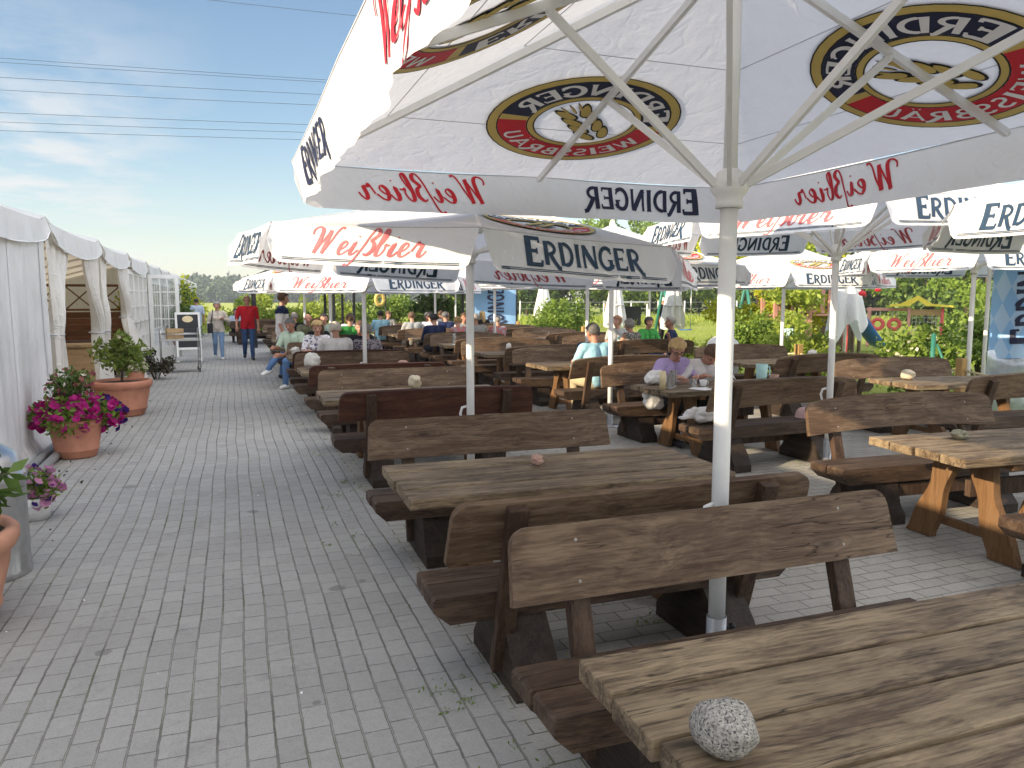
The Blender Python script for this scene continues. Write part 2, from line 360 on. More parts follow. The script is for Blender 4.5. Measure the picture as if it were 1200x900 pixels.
    h = k.math('ADD', k.math('MULTIPLY', k.math('MAXIMUM', jx, jy), -1.0), k.math('ADD', k.math('MULTIPLY', fine, .25), k.math('MULTIPLY', rnd_, .25)))
    k.link(k.n('ShaderNodeBump', {'Height': h, 'Strength': .6, 'Distance': .009}).outputs[0], b.inputs['Normal'])
    return m

def groundm(name, c1, c2, c3, sc=.35):
    m, t, b = mat(name); k = NT(t)
    co = k.n('ShaderNodeTexCoord').outputs['Object']
    f = k.noise(co, sc, 7, .65); g = k.noise(co, sc * 22, 5, .7)
    base = k.mix(k.ramp(f, [(.35, 0.0), (.65, 1.0)]), c4(c1), c4(c2))
    base = k.mix(k.ramp(g, [(.45, 0.0), (.72, .7)]), base, c4(c3))
    k.link(base, b.inputs['Base Color']); b.inputs['Roughness'].default_value = .9; b.inputs['Specular IOR Level'].default_value = .1
    bp = k.n('ShaderNodeBump', {'Height': g, 'Strength': .6, 'Distance': .05}); k.link(bp.outputs[0], b.inputs['Normal'])
    return m

M = {}
M['path'] = setts('path_pavers', True, .165, .105, (.315, .308, .292), (.43, .42, .40), (.155, .15, .135), (.12, .14, .06))
M['terr'] = pavers('terrace_pavers', False, .205, .103, (.31, .295, .27), (.45, .43, .39), (.16, .15, .125), (.11, .14, .06))
M['lawn'] = groundm('lawn_grass', (.22, .27, .05), (.31, .33, .09), (.15, .20, .035), .25)
M['field'] = groundm('crop_field', (.30, .35, .06), (.41, .43, .11), (.23, .30, .05), .05)
M['bench'] = wood('dark_stained_wood', (.030, .0165, .010), (.070, .041, .024), (.125, .085, .055), 'X', .30)
M['benchred'] = wood('red_brown_wood', (.045, .015, .008), (.095, .033, .018), (.12, .06, .035), 'X', .12)
M['board'] = wood('weathered_board', (.060, .033, .018), (.135, .083, .047), (.215, .152, .095), 'X', .34)
M['post'] = wood('post_wood', (.032, .017, .010), (.075, .041, .023), (.11, .072, .045), 'Z', .25)
M['block'] = wood('tarred_block', (.018, .011, .008), (.042, .027, .018), (.05, .038, .026), 'Y', .2)
M['top'] = wood('worn_table_top', (.058, .037, .022), (.160, .110, .066), (.34, .258, .155), 'X', .52, .55)
M['tleg'] = wood('oiled_leg_wood', (.105, .052, .020), (.20, .105, .042), (.16, .10, .055), 'Z', .2)
M['tent_wood'] = wood('varnished_panel', (.12, .045, .016), (.22, .09, .033), None, 'X')
M['pale_wood'] = wood('pale_pine', (.36, .24, .12), (.50, .35, .19), None, 'X')
M['fabric'] = cloth('parasol_canvas', (.80, .80, .80), .30, .8, .30, 6, .03, (.90, .93, 1.02), 0.10, .16)
M['tentskin'] = cloth('tent_pvc', (.78, .78, .79), .22, .45, .26, 2.5, .05, (1, .92, .74), .20, .12)
M['tentwall'] = cloth('tent_wall_pvc', (.74, .74, .75), .10, .42, .34, 3.2, .07, (1, .92, .74), .34, .12)
M['curtain'] = cloth('tent_curtain', (.76, .75, .72), .25, .7, .42, 5, .05, (1, .93, .80), .25, .3)
M['white'] = plain('white_powder_coat', (.78, .78, .76), .38, 0, .04, 9)
M['galv'] = plain('galvanised_sleeve', (.42, .44, .46), .42, .75, .15, 30)
M['steel'] = plain('brushed_steel', (.55, .55, .55), .32, .95, .08, 20)
M['seam'] = plain('canvas_seam', (.50, .50, .52), .8)
M['seam2'] = plain('welded_seam', (.66, .66, .67), .5, 0, .05)
M['navy'] = plain('navy_print', (.012, .018, .055), .6, 0, .1)
M['teal'] = plain('faded_navy_print', (.018, .045, .085), .6, 0, .25)
M['red'] = plain('red_print', (.60, .014, .03), .6, 0, .08)
M['softred'] = plain('faded_red_print', (.50, .10, .11), .65, 0, .2)
M['gold'] = plain('gold_print', (.60, .45, .13), .6, 0, .06)
M['ink'] = plain('black_print', (.01, .01, .012), .6)
M['paper'] = plain('white_print', (.82, .82, .82), .7, 0, .03)
M['terra'] = plain('terracotta', (.46, .20, .125), .75, 0, .16, 7, .15)
M['terra2'] = plain('pale_terracotta', (.52, .26, .17), .72, 0, .14, 7, .15)
M['soil'] = plain('soil', (.04, .028, .018), .95, 0, .3, 40, .4)
M['black'] = plain('black_paint', (.014, .014, .016), .5)
M['rubber'] = plain('rubber', (.02, .02, .02), .75)
M['green_metal'] = plain('green_metal', (.03, .17, .13), .45)
M['bolt'] = plain('dull_bolt', (.30, .28, .25), .5, .4)
M['stone'] = plain('stone', (.36, .35, .33), .85, 0, .4, 60, .2)
M['glass'] = None
def glassm(name, col, a):
    m, t, b = mat(name); b.inputs['Base Color'].default_value = c4(col); b.inputs['Roughness'].default_value = .06
    b.inputs['Transmission Weight'].default_value = .9; b.inputs['IOR'].default_value = 1.25; b.inputs['Alpha'].default_value = a
    return m
M['glass'] = glassm('clear_glass', (.95, .97, .97), .75)
M['mint'] = plain('mint_plastic', (.42, .68, .66), .4)
M['cream'] = plain('cream_wax', (.72, .60, .36), .5)
M['cottonwhite'] = cloth('white_cotton', (.80, .78, .76), .12, .9, .5, 16, .02)
M['trunk'] = plain('bark', (.10, .075, .05), .9, 0, .4, 18, .6)
M['l_mid'] = leafm('leaf_mid', (.10, .175, .026), (.25, .35, .06))
M['l_dark'] = leafm('leaf_dark', (.06, .115, .025), (.15, .235, .05))
M['l_lime'] = leafm('leaf_lime', (.32, .38, .025), (.58, .58, .04), .5)
M['l_bright'] = leafm('leaf_bright', (.20, .30, .04), (.40, .46, .08), .45)
M['l_far'] = leafm('leaf_far', (.055, .09, .055), (.10, .14, .085), .15, .8)
M['l_pine'] = leafm('leaf_pine', (.05, .10, .025), (.13, .19, .05), .2)
M['petal'] = leafm('magenta_petal', (.30, .005, .12), (.52, .02, .24), .3, .6)
M['violet'] = leafm('violet_petal', (.03, .01, .12), (.07, .02, .22), .3, .6)
M['pinkpetal'] = leafm('pink_petal', (.45, .14, .32), (.62, .34, .48), .3, .6)
M['whitepetal'] = leafm('white_petal', (.6, .55, .42), (.75, .72, .6), .3, .6)
M['redpetal'] = leafm('dusky_petal', (.25, .05, .06), (.45, .16, .16), .3, .6)
M['yellow'] = plain('yellow_paint', (.62, .50, .05), .5)
M['redpaint'] = plain('red_paint', (.45, .06, .05), .5)
M['pinkpaint'] = plain('pink_cladding', (.46, .23, .19), .7, 0, .15, 4)
M['blue'] = plain('blue_plastic', (.04, .16, .50), .4)
M['coral'] = plain('coral_rubber', (.62, .10, .09), .55)
M['bluecloth'] = cloth('blue_banner', (.24, .42, .68), .25, .7, .3, 4, .02, (.9, .95, 1))
M['foil'] = plain('clear_sheeting', (.50, .55, .62), .18, .25, .25, 9, 1.0, .8)
M['rope'] = plain('cream_rope', (.55, .47, .30), .9)
M['yellowpost'] = wood('post_pine', (.36, .21, .07), (.48, .31, .12), None, 'Z')
M['darkcanvas'] = plain('dark_canvas', (.02, .022, .026), .8)
# ------------------------------------------------------------------ lettering (strokes swept into ribbons)
def arc(cx, cy, rx, ry, a0, a1, n=9):
    return [(cx + rx * math.cos(R_(a0 + (a1 - a0) * i / n)), cy + ry * math.sin(R_(a0 + (a1 - a0) * i / n))) for i in range(n + 1)]
SERIF = {  # advance, strokes (points, width) in a box of height 1
 'E': (.66, [([(.13, 0), (.13, 1)], .2), ([(.05, .945), (.57, .945)], .11), ([(.13, .52), (.47, .52)], .10), ([(.05, .06), (.60, .06)], .12), ([(.55, .98), (.55, .80)], .07), ([(.45, .62), (.45, .42)], .05), ([(.59, .02), (.62, .22)], .07)]),
 'R': (.70, [([(.13, 0), (.13, 1)], .2), ([(.04, .95), (.2, .95)], .1), (arc(.24, .70, .30, .245, 90, -90), .15), ([(.12, .945), (.26, .945)], .11), ([(.12, .46), (.26, .46)], .10), ([(.30, .48), (.46, .16), (.62, -.10), (.74, -.12)], .19), ([(.04, .03), (.22, .03)], .07)]),
 'D': (.76, [([(.13, 0), (.13, 1)], .2), ([(.04, .95), (.3, .95)], .1), ([(.04, .05), (.3, .05)], .1), (arc(.26, .5, .38, .45, 90, -90, 12), .17)]),
 'I': (.34, [([(.15, 0), (.15, 1)], .2), ([(.03, .97), (.27, .97)], .06), ([(.03, .03), (.27, .03)], .06)]),
 'N': (.80, [([(.10, 0), (.10, 1)], .13), ([(.10, .95), (.64, .02)], .22), ([(.66, 0), (.66, 1)], .13), ([(.02, .97), (.18, .97)], .06), ([(.58, .97), (.74, .97)], .06)]),
 'G': (.76, [(arc(.42, .5, .32, .46, 48, 330, 16), .18), ([(.63, .40), (.63, .06)], .16), ([(.48, .42), (.72, .42)], .07), ([(.63, .84), (.66, .70)], .08)]),
 'W': (1.0, [([(.06, 1), (.26, .02)], .16), ([(.26, .02), (.47, .95)], .09), ([(.47, .95), (.68, .02)], .16), ([(.68, .02), (.90, 1)], .09)]),
 'S': (.58, [(arc(.28, .73, .19, .22, 35, 250, 9) + arc(.28, .27, .20, .22, 70, -150, 9), .14)]),
 'B': (.68, [([(.13, 0), (.13, 1)], .18), (arc(.22, .74, .24, .21, 90, -90), .13), (arc(.24, .27, .28, .22, 90, -90), .14), ([(.1, .95), (.24, .95)], .1), ([(.1, .5), (.24, .5)], .09), ([(.1, .05), (.26, .05)], .1)]),
 'U': (.74, [([(.13, 1), (.13, .35)] + arc(.35, .32, .22, .27, 180, 360, 8) + [(.57, 1)], .14)]),
 'Ä': (.76, [([(.06, 0), (.36, 1)], .10), ([(.36, 1), (.66, 0)], .17), ([(.17, .32), (.55, .32)], .09), ([(.20, 1.20), (.28, 1.20)], .09), ([(.44, 1.20), (.52, 1.20)], .09)]),
 ' ': (.35, []),
}
def catmull(p, n=5):
    q = [p[0]] + list(p) + [p[-1]]; o = []
    for i in range(1, len(q) - 2):
        a, b, c, d = q[i - 1], q[i], q[i + 1], q[i + 2]
        for k in range(n):
            t = k / n
            o.append(tuple(.5 * (2 * b[j] + (c[j] - a[j]) * t + (2 * a[j] - 5 * b[j] + 4 * c[j] - d[j]) * t * t + (3 * b[j] - a[j] - 3 * c[j] + d[j]) * t ** 3) for j in (0, 1)))
    o.append(tuple(p[-1])); return o
SCRIPT = {
 'W': (.92, [[(-.10, .72), (-.12, .90), (.0, 1.02), (.14, .98), (.20, .80), (.18, .35), (.15, .0)], [(.15, .0), (.30, .45), (.47, .92)], [(.47, .92), (.45, .45), (.43, .0)], [(.43, .0), (.58, .45), (.70, .88), (.80, 1.04), (.90, 1.0)]]),
 'e': (.34, [[(.0, .18), (.14, .24), (.23, .40), (.15, .52), (.04, .40), (.02, .16), (.10, .0), (.22, .03), (.36, .20)]]),
 'i': (.28, [[(.0, .18), (.09, .50), (.06, .12), (.12, .0), (.20, .04), (.29, .20)], [(.13, .70), (.15, .74)]]),
 'ß': (.46, [[(-.26, -.36), (-.16, -.42), (-.04, -.28), (.06, .25), (.14, .75), (.26, 1.02), (.38, .98), (.40, .80), (.26, .58), (.38, .44), (.40, .18), (.28, .0), (.18, .08)]]),
 'b': (.38, [[(.0, .18), (.16, .60), (.22, .92), (.15, 1.02), (.09, .85), (.04, .30), (.08, .02), (.20, .02), (.28, .24), (.24, .44), (.30, .40), (.40, .42)]]),
 'r': (.42, [[(.0, .20), (.08, .48), (.12, .56), (.16, .46), (.28, .46), (.25, .15), (.31, .0), (.42, .10), (.48, .24)]]),
}
def stroke_quads(pts, wf):
    """ribbon quads (2-D) along pts"""
    n = len(pts); L = []; Rr = []
    for i in range(n):
        x0, y0 = pts[max(0, i - 1)]; x1, y1 = pts[min(n - 1, i + 1)]
        dx, dy = x1 - x0, y1 - y0; l = math.hypot(dx, dy) or 1; nx, ny = -dy / l, dx / l
        w = (wf(dx / l, dy / l) if callable(wf) else wf) / 2
        L.append((pts[i][0] + nx * w, pts[i][1] + ny * w)); Rr.append((pts[i][0] - nx * w, pts[i][1] - ny * w))
    return [(L[i], Rr[i], Rr[i + 1], L[i + 1]) for i in range(n - 1)]
def densify(p, step=.14):
    o = [p[0]]
    for a, b in zip(p, p[1:]):
        k = max(1, int(math.hypot(b[0] - a[0], b[1] - a[1]) / step))
        o += [(a[0] + (b[0] - a[0]) * i / k, a[1] + (b[1] - a[1]) * i / k) for i in range(1, k + 1)]
    return o
def word_quads(s, script=False):
    x = 0; Q = []
    for j, ch in enumerate(s):
        if script:
            adv, st = SCRIPT[ch]
            for p in st:
                p = [(a + x + .28 * b, b) for a, b in (catmull(p, 4) if len(p) > 2 else p)]
                Q += stroke_quads(p, lambda dx, dy: .055 + .075 * max(0, -dy))
        else:
            adv, st = SERIF[ch]; k = 1.22 if (s == 'ERDINGER' and j == 0) else 1.0
            for p, w in st:
                Q += [tuple((a * k + x, (b * k - (.1 if k > 1 else 0))) for a, b in q) for q in stroke_quads(densify(p), w * k)]
            adv *= k
        x += adv + (.04 if not script else .055)
    return Q, x
Q_ERD, W_ERD = word_quads('ERDINGER'); Q_WEI, W_WEI = word_quads('Weißbier', True)

def lay_text(mb, Q, fn, mi, offs):
    """fn(x,y)->(point, normal); printed on both faces of the cloth"""
    for o in offs:
        vs = []; fs = []
        for q in Q:
            b = len(vs)
            for (x, y) in q:
                p, n = fn(x, y); vs.append(p + n * o)
            fs.append((b, b + 1, b + 2, b + 3))
        mb.add(vs, fs, mi)

# ------------------------------------------------------------------ parasols
def make_parasol(kind, prm, label, loc, rz, group, seed=1, detail=True):
    """kind 'rect': half sizes (hx,hy); kind 'oct': radius. Edge height ze, apex za."""
    rg = random.Random(seed)
    ze, za, vd = prm['ze'], prm['za'], prm['vd']
    if kind == 'rect':
        hx, hy = prm['hx'], prm['hy']
        rim = [(hx, -hy), (hx, 0), (hx, hy), (0, hy), (-hx, hy), (-hx, 0), (-hx, -hy), (0, -hy)]   # counter-clockwise
    else:
        rim = [(prm['r'] * math.cos(R_(-90 + 45 * i)), prm['r'] * math.sin(R_(-90 + 45 * i))) for i in range(8)]
    tx, ty = prm.get('tilt', (0, 0))
    P = [Vector((x, y, ze + tx * x + ty * y)) for x, y in rim]; A = Vector((0, 0, za))
    root = thing('parasol', label, 'parasol', loc, rz, group)
    # canopy
    roof = MB(); val = MB(); seam = MB(); txt = MB()
    ph = [rg.uniform(0, 6) for _ in range(32)]
    for i in range(8):
        a, b = P[i], P[(i + 1) % 8]
        sag = .0 if kind == 'rect' else .035
        def rf(u, v, a=a, b=b, sag=sag):
            e = a.lerp(b, u); p = A.lerp(e, .03 + .97 * v)
            return p - Vector((0, 0, sag * math.sin(math.pi * u) * v * (1.2 - v) * 2 + (.018 * math.sin(math.pi * v) if kind == 'rect' else .03 * math.sin(math.pi * v))))
        roof.grid(rf, 8, 12)
        d = (b - a); Ls = d.length; d.normalize(); nrm = Vector((d.y, -d.x, 0)).normalized()
        def vf(u, v, a=a, b=b, nrm=nrm, i=i, Ls=Ls):
            """u along the edge, v 0 at the top .. 1 at the bottom"""
            e0 = .055
            x = u * Ls
            drop = vd
            k = min(u if (kind != 'rect' or i % 2 == 0) else 1, 1 - u if (kind != 'rect' or i % 2 == 1) else 1) / .075
            if k < 1: drop = vd * (.42 + .58 * math.sqrt(max(0, 1 - (1 - k) ** 2)))
            wr = (.014 * math.sin(x * 9 + ph[i]) + .006 * math.sin(x * 31 + ph[i + 8] + 2 * math.sin(x * 7)) + .012 * math.sin(x * 5.1 + v * 3 + ph[i + 16])) * v * min(1, u * 12, (1 - u) * 12)
            flare = (-.058 * v if kind == 'rect' else .05 * v + .02 * v * v) + .015 * math.sin(math.pi * u) * v
            lift = -.012 * math.sin(math.pi * u)
            return a.lerp(b, (.006 + u * .988) if kind != 'rect' else (u * .994 + (.006 if i % 2 == 0 else 0))) + nrm * (wr + flare) + Vector((0, 0, -drop * v + lift * (1 - .4 * v)))
        val.grid(vf, 36, 5)
        seam.tube([vf(k / 12, 0) + Vector((0, 0, .002)) for k in range(13)], .0035, 5, 0, False)
        if kind == 'rect':
            for vv in (.36, .70): seam.tube([rf(k / 10, vv) - Vector((0, 0, .001)) for k in range(11)], .0022, 5, 0, False)
        # print on the valance
        def tf(x, y, vf=vf, Ls=Ls):
            u = min(.999, max(.001, x / Ls)); v = min(1, max(0, 1 - (y / vd)))
            p = vf(u, v); p2 = vf(min(1, u + .01), v); p3 = vf(u, min(1, v + .05))
            n = (p3 - p).cross(p2 - p)
            return p, n.normalized() if n.length > 1e-9 else nrm
        offs = (.004, -.004)
        if i % 2 == 0:
            h = vd * .60; w = W_ERD * h * 1.0
            if w > Ls * .76: w = Ls * .76
            x0 = (Ls - w) / 2; q = [tuple((x0 + px * w / W_ERD, vd * .27 + py * h) for px, py in qq) for qq in Q_ERD]
            lay_text(txt, q, tf, 0, offs)
        else:
            h = vd * .66; w = min(W_WEI * h * 1.25, Ls * .66); x0 = (Ls - w) / 2 - .02
            q = [tuple((x0 + px * w / W_WEI, vd * .27 + py * h) for px, py in qq) for qq in Q_WEI]
            lay_text(txt, q, tf, 1, offs)
        if kind == 'oct':
            for yy in (.085, .125):
                q = [((k / 14 * Ls * .86 + Ls * .07, yy * vd), ((k + 1) / 14 * Ls * .86 + Ls * .07, yy * vd), ((k + 1) / 14 * Ls * .86 + Ls * .07, yy * vd + .005), (k / 14 * Ls * .86 + Ls * .07, yy * vd + .005)) for k in range(14)]
                lay_text(txt, q, tf, 0, offs)
    ro = roof.build('canopy', M['fabric'], root)
    val.build('valance', M['fabric'], root); seam.build('seam', M['seam'], root)
    txt.build('lettering', [M['navy'] if kind == 'rect' else M['teal'], M['red'] if kind == 'rect' else M['softred']], root, fix=False)
    # emblems on the roof faces
    em = MB()
    def emblem(a, b):
        mid = (a + b) / 2; ax = (b - a).normalized(); dn = (mid - A); Lsl = dn.length; dn.normalize(); n = ax.cross(dn)
        if n.z > 0: n = -n          # towards the ground
        c = A + dn * Lsl * prm.get('ec', .66); ea, eb = prm['ea'], prm['eb']
        def f(x, y):                # unit ellipse coordinates, y up the slope; x to the right seen from outside
            p = c + ax * (x * ea) - dn * (y * eb); return p
        def ringp(r0, r1, t0, t1, mi, off, n_=40):
            for o in ((off, -off - .006) if True else ()):
                sgn = 1 if o > 0 else -1; oo = abs(o)
                vs = []; fs = []
                for k in range(n_ + 1):
                    t = R_(t0 + (t1 - t0) * k / n_)
                    for r in (r0, r1):
                        p = f(r * math.cos(t), r * math.sin(t)); vs.append(p + n * (oo * sgn) + SG(p, sgn))
                for k in range(n_): fs.append((2 * k, 2 * k + 1, 2 * k + 3, 2 * k + 2))
                em.add(vs, fs, mi)
        def SG(p, sgn):             # follow the cloth, which sags a little between apex and rim
            v = max(0, min(1, ((p - A).dot(dn) / Lsl - .03) / .97))
            if kind == 'rect': return Vector((0, 0, -.018 * math.sin(math.pi * v)))
            half = (b - a).length / 2 * max(.05, ((p - A).dot(dn) / Lsl))
            u = .5 + (p - A).dot(ax) / (2 * half) if half > 0 else .5
            u = max(0, min(1, u))
            return Vector((0, 0, -(.035 * math.sin(math.pi * u) * v * (1.2 - v) * 2 + .03 * math.sin(math.pi * v))))
        O = .006
        ringp(.985, 1.0, 0, 360, 3, O); ringp(.90, .985, 0, 360, 2, O)
        ringp(.885, .90, 0, 360, 3, O)
        ringp(.60, .885, 4, 176, 0, O); ringp(.60, .885, 184, 356, 1, O)
        ringp(.60, .885, 176, 184, 2, O, 4); ringp(.60, .885, 356, 364, 2, O, 4)
        ringp(.585, .60, 0, 360, 3, O); ringp(.53, .585, 0, 360, 2, O); ringp(.515, .53, 0, 360, 3, O)
        def put(Q, Wd, upper):
            out = []
            for q in Q:
                r_ = []
                for (x, y) in q:
                    if upper: t = 166 - (x / Wd) * 152; r = .635 + .215 * y
                    else: t = 202 + (x / Wd) * 136; r = .845 - .185 * y
                    r_.append((r * math.cos(R_(t)), r * math.sin(R_(t))))
                out.append(tuple(r_))
            for s in (1, -1):
                vs = []; fs = []
                for q in out:
                    k = len(vs)
                    for (x, y) in q:
                        p = f(x, y); vs.append(p + n * ((O + .003) * s + (-.006 if s < 0 else 0)) + SG(p, s))
                    fs.append((k, k + 1, k + 2, k + 3))
                em.add(vs, fs, 4)
        put(Q_ERD, W_ERD, True); qw, ww = word_quads('WEISSBRÄU'); put(qw, ww, False)
        # ear of wheat, leaning
        def grain(cx, cy, ang, L, W):
            for mi, g, oo in ((3, 1.12, O), (2, .88, O + .003)):
                poly = []
                for k in range(14):
                    t = 2 * math.pi * k / 14
                    x = L * g * math.cos(t); y = W * g * math.sin(t) * (1 - .25 * math.cos(t))
                    X = cx + x * math.cos(ang) - y * math.sin(ang); Y = cy + (x * math.sin(ang) + y * math.cos(ang))
                    poly.append((X, Y))
                for s in (1, -1):
                    vs = []
                    for x, y in poly:
                        p = f(x, y); vs.append(p + n * (oo * s + (-.006 if s < 0 else 0)) + SG(p, s))
                    em.add(vs, [tuple(range(14))], mi)
        import_dir = R_(52)
        for k in range(4):
            d0 = -.30 + .19 * k
            for sd in (1, -1):
                cx = d0 * math.cos(import_dir) + sd * .105 * math.sin(import_dir); cy = (d0 * math.sin(import_dir) - sd * .105 * math.cos(import_dir))
                grain(cx, cy, import_dir + sd * -.40, .150, .056)
        for w_ in (-.05, .0, .05):
            grain(.36 * math.cos(import_dir) - w_ * 1.2, .36 * math.sin(import_dir) + w_, import_dir + w_ * 3, .10, .014)
    if kind == 'rect':
        for (i, j) in ((0, 2), (2, 4), (4, 6), (6, 0)): emblem(P[i], P[j])
    else:
        for i in (0, 2, 4, 6): emblem(P[i], P[i + 1])
    em.build('emblem', [M['navy'], M['red'], M['gold'], M['ink'], M['paper']], root, fix=False)
    # frame
    hz = prm['hub']; pr = prm.get('pr', .04)
    for i, p in enumerate(P):
        r = MB(); e = A.lerp(p, .985) - Vector((0, 0, .03 if kind == 'rect' else .022)); s = A.lerp(p, .04) - Vector((0, 0, .06))
        r.bar(s, e, .022, .034, 0); r.ball(tuple(e), .016, 8)
        r.build('rib', M['white'], root)
        if kind == 'rect' and i in (2, 4): continue      # the two far corner ribs run free
        fr = .5; j = s.lerp(e, fr)
        dr = Vector((p.x, p.y, 0)).normalized()
        q = MB(); q.bar(Vector((0, 0, hz + .03)) + dr * (pr + .035), j - Vector((0, 0, .022)), .018, .030, 0)
        q.ball(tuple(j - Vector((0, 0, .018))), .018, 8)
        q.build('strut', M['white'], root)
    pl = MB()
    pl.tube([(0, 0, .02), (0, 0, hz + .05)], pr, 20); pl.tube([(0, 0, hz + .05), (0, 0, za - .04)], pr * .78, 18)
    pl.lathe([(0, za + .07), (.012, za + .07), (.03, za + .05), (.04, za), (.05, za - .06), (pr * .78, za - .09)], 14)
    pl.build('pole', M['white'], root)
    hb = MB(); hb.lathe([(pr + .002, hz - .06), (pr + .018, hz - .06), (pr + .018, hz - .035), (pr + .012, hz - .03), (pr + .024, hz - .01), (pr + .040, hz + .008), (pr + .040, hz + .038), (pr + .026, hz + .05), (pr + .016, hz + .08), (pr - .006, hz + .095)], 20)
    hb.build('hub', M['white'], root)
    sl = MB(); sl.lathe([(pr + .004, .31), (pr + .007, .31), (pr + .007, .006), (.16, .006), (.16, 0)], 20)
    sl.build('base_sleeve', M['galv'], root)
    kb = MB(); kb.tube([(pr + .005, 0, .25), (pr + .035, 0, .25)], .01, 8); kb.ball((pr + .045, 0, .25), .018, 8); kb.build('clamp_knob', M['black'], root)
    cl = MB(); cl.tube([(-pr, 0, .80), (-pr - .035, 0, .79), (-pr - .05, 0, .74), (-pr - .035, 0, .68), (-pr + .004, 0, .665)], .011, 7); cl.build('crank_handle', M['white'], root)
    return root

U1 = make_parasol('rect', dict(hx=1.53, hy=2.07, ze=2.43, za=3.06, vd=.25, hub=2.07, ea=.56, eb=.46, ec=.66, pr=.035),
                  'large white rectangular parasol whose underside and oval emblems fill the top of the picture', (1.89, 2.65, 0), 0, 'white printed parasols', 3)
OCT = dict(r=1.75, ze=2.04, za=2.50, vd=.235, hub=1.98, ea=.40, eb=.27, ec=.68, pr=.031, tilt=(-.055, .0))
def face_rot(x, y, extra=0): return math.atan2(x, y) * -1 + R_(extra)
U2 = make_parasol('oct', OCT, 'cream octagonal parasol over the first aisle, half in the shadow of the big one', (1.76, 5.80, 0), face_rot(1.76, 5.8, 2), 'white printed parasols', 5)
OCT2 = dict(OCT); OCT2.update(ze=2.30, za=2.86, hub=2.06, tilt=(.03, .0))
OCT2['ze'] = 2.40; OCT2['za'] = 3.0
U3 = make_parasol('oct', OCT2, 'octagonal parasol right of the big one, its hub and splayed struts in view', (5.34, 5.8, 0), face_rot(5.34, 5.8, 9), 'white printed parasols', 8)
OCT3 = dict(OCT); OCT3.update(ze=2.20, za=2.80, hub=2.03, tilt=(0, 0), r=1.7)
proto = None
others = [  # x, y, turn, dz, label
 (6.44, 3.56, 0, .05, 'octagonal parasol cut off by the right edge of the picture, its valance grey in shade'),
 (1.85, 11.5, 3, -.26, 'octagonal parasol beside the path, directly behind the half-shadowed cream one'),
 (1.87, 15.8, 8, -.20, 'octagonal parasol beside the path, over the table of the white-haired guests'),
 (1.82, 21.0, 0, -.12, 'farthest white octagonal parasol of the row along the path'),
 (9.02, 11.0, 3, -.15, 'octagonal parasol in front of the lime-yellow tree, one valance glaring white in the sun'),
 (6.03, 12.6, -3, -.14, 'octagonal parasol behind the man in the pale blue shirt'),
 (5.76, 17.0, 5, -.10, 'octagonal parasol whose pole stands among the guests in pink and grey'),
 (5.46, 21.4, -4, -.06, 'octagonal parasol near the back of the terrace beside the guests in navy shirts'),
 (8.19, 28.9, 2, 0, 'small far octagonal parasol at the back hedge, its pole beside the narrow blue banner'),
 (11.19, 19.3, 6, -.05, 'far octagonal parasol in front of the folded white parasols and the shed'),
 (9.44, 7.7, 2, .02, 'octagonal parasol on the right, its white pole beside the large blue banner'),
 (4.6, 8.9, 20, -.17, 'octagonal parasol over the tables in the middle of the terrace, mostly hidden behind nearer canopies'),
]
OCT3['ze'] = 2.2
proto = make_parasol('oct', OCT3, others[0][4], (others[0][0], others[0][1], others[0][3]), face_rot(others[0][0], others[0][1], others[0][2]), 'white printed parasols', 11)
for (x, y, t, dz, lb) in others[1:]:
    c = copy_tree(proto); c.location = (x, y, 0); c.rotation_euler = (0, 0, face_rot(x, y, t)); c['label'] = lb
    c.scale = (1, 1, 1 + dz / 2.2)
proto.location = (6.44, 3.56, 0); proto.rotation_euler = (0, 0, R_(-20)); proto.scale = (1, 1, 1.05)
# ------------------------------------------------------------------ ground
def sheet(name, x0, x1, y0, y1, z, m, nx=1, ny=1):
    b = MB(); b.grid(lambda u, v: (x0 + (x1 - x0) * u, y0 + (y1 - y0) * v, z), nx, ny, 0, False)
    o = b.build(name, m); o['kind'] = 'structure'; return o
sheet('ground', -540, 540, -90, 540, -.016, M['lawn'])
sheet('field', -260, 30, 62, 420, -.010, M['field'])
sheet('lawn', 9.2, 80, -10, 70, -.012, M['lawn'])
sheet('path', -2.6, 1.0, -4, 40, -.004, M['path'])
sheet('terrace', 1.0, 9.3, -4, 36, -.004, M['terr'])
sheet('tent_floor', -10.0, -2.6, -12, 52, -.006, M['tent_wood'])

# ------------------------------------------------------------------ marquee
TX, TW, TZ = -2.05, 8.0, 2.55
ten = thing('party_tent', 'long white marquee left of the path, scalloped eave, open bays with tied curtains', 'tent', (TX, 6.6, 0))
def T(p): return (p[0] - TX, p[1] - 6.6, p[2])
Y0, NB, BAY = -12.4, 17, 3.8
def bump(y):
    f = ((y - Y0) / BAY) % 1.0; d = min(f, 1 - f) * BAY
    return .05 * math.exp(-(d / .12) ** 2) - .035 * math.sin(math.pi * f)
b = MB()
def roofE(u, v):
    y = Y0 + NB * BAY * v; z = TZ + 1.15 * u - .10 * math.sin(math.pi * u) * abs(math.sin(math.pi * ((y - Y0) / BAY)))
    return T((TX + .06 - (TW / 2 + .06) * u, y, z + bump(y) * (1 - u)))
b.grid(roofE, 10, NB * 12)
def roofW(u, v):
    y = Y0 + NB * BAY * v; return T((TX - TW + TW / 2 * u, y, TZ + 1.15 * u))
b.grid(roofW, 2, NB)
b.build('roof', M['tentskin'], ten)
b = MB()
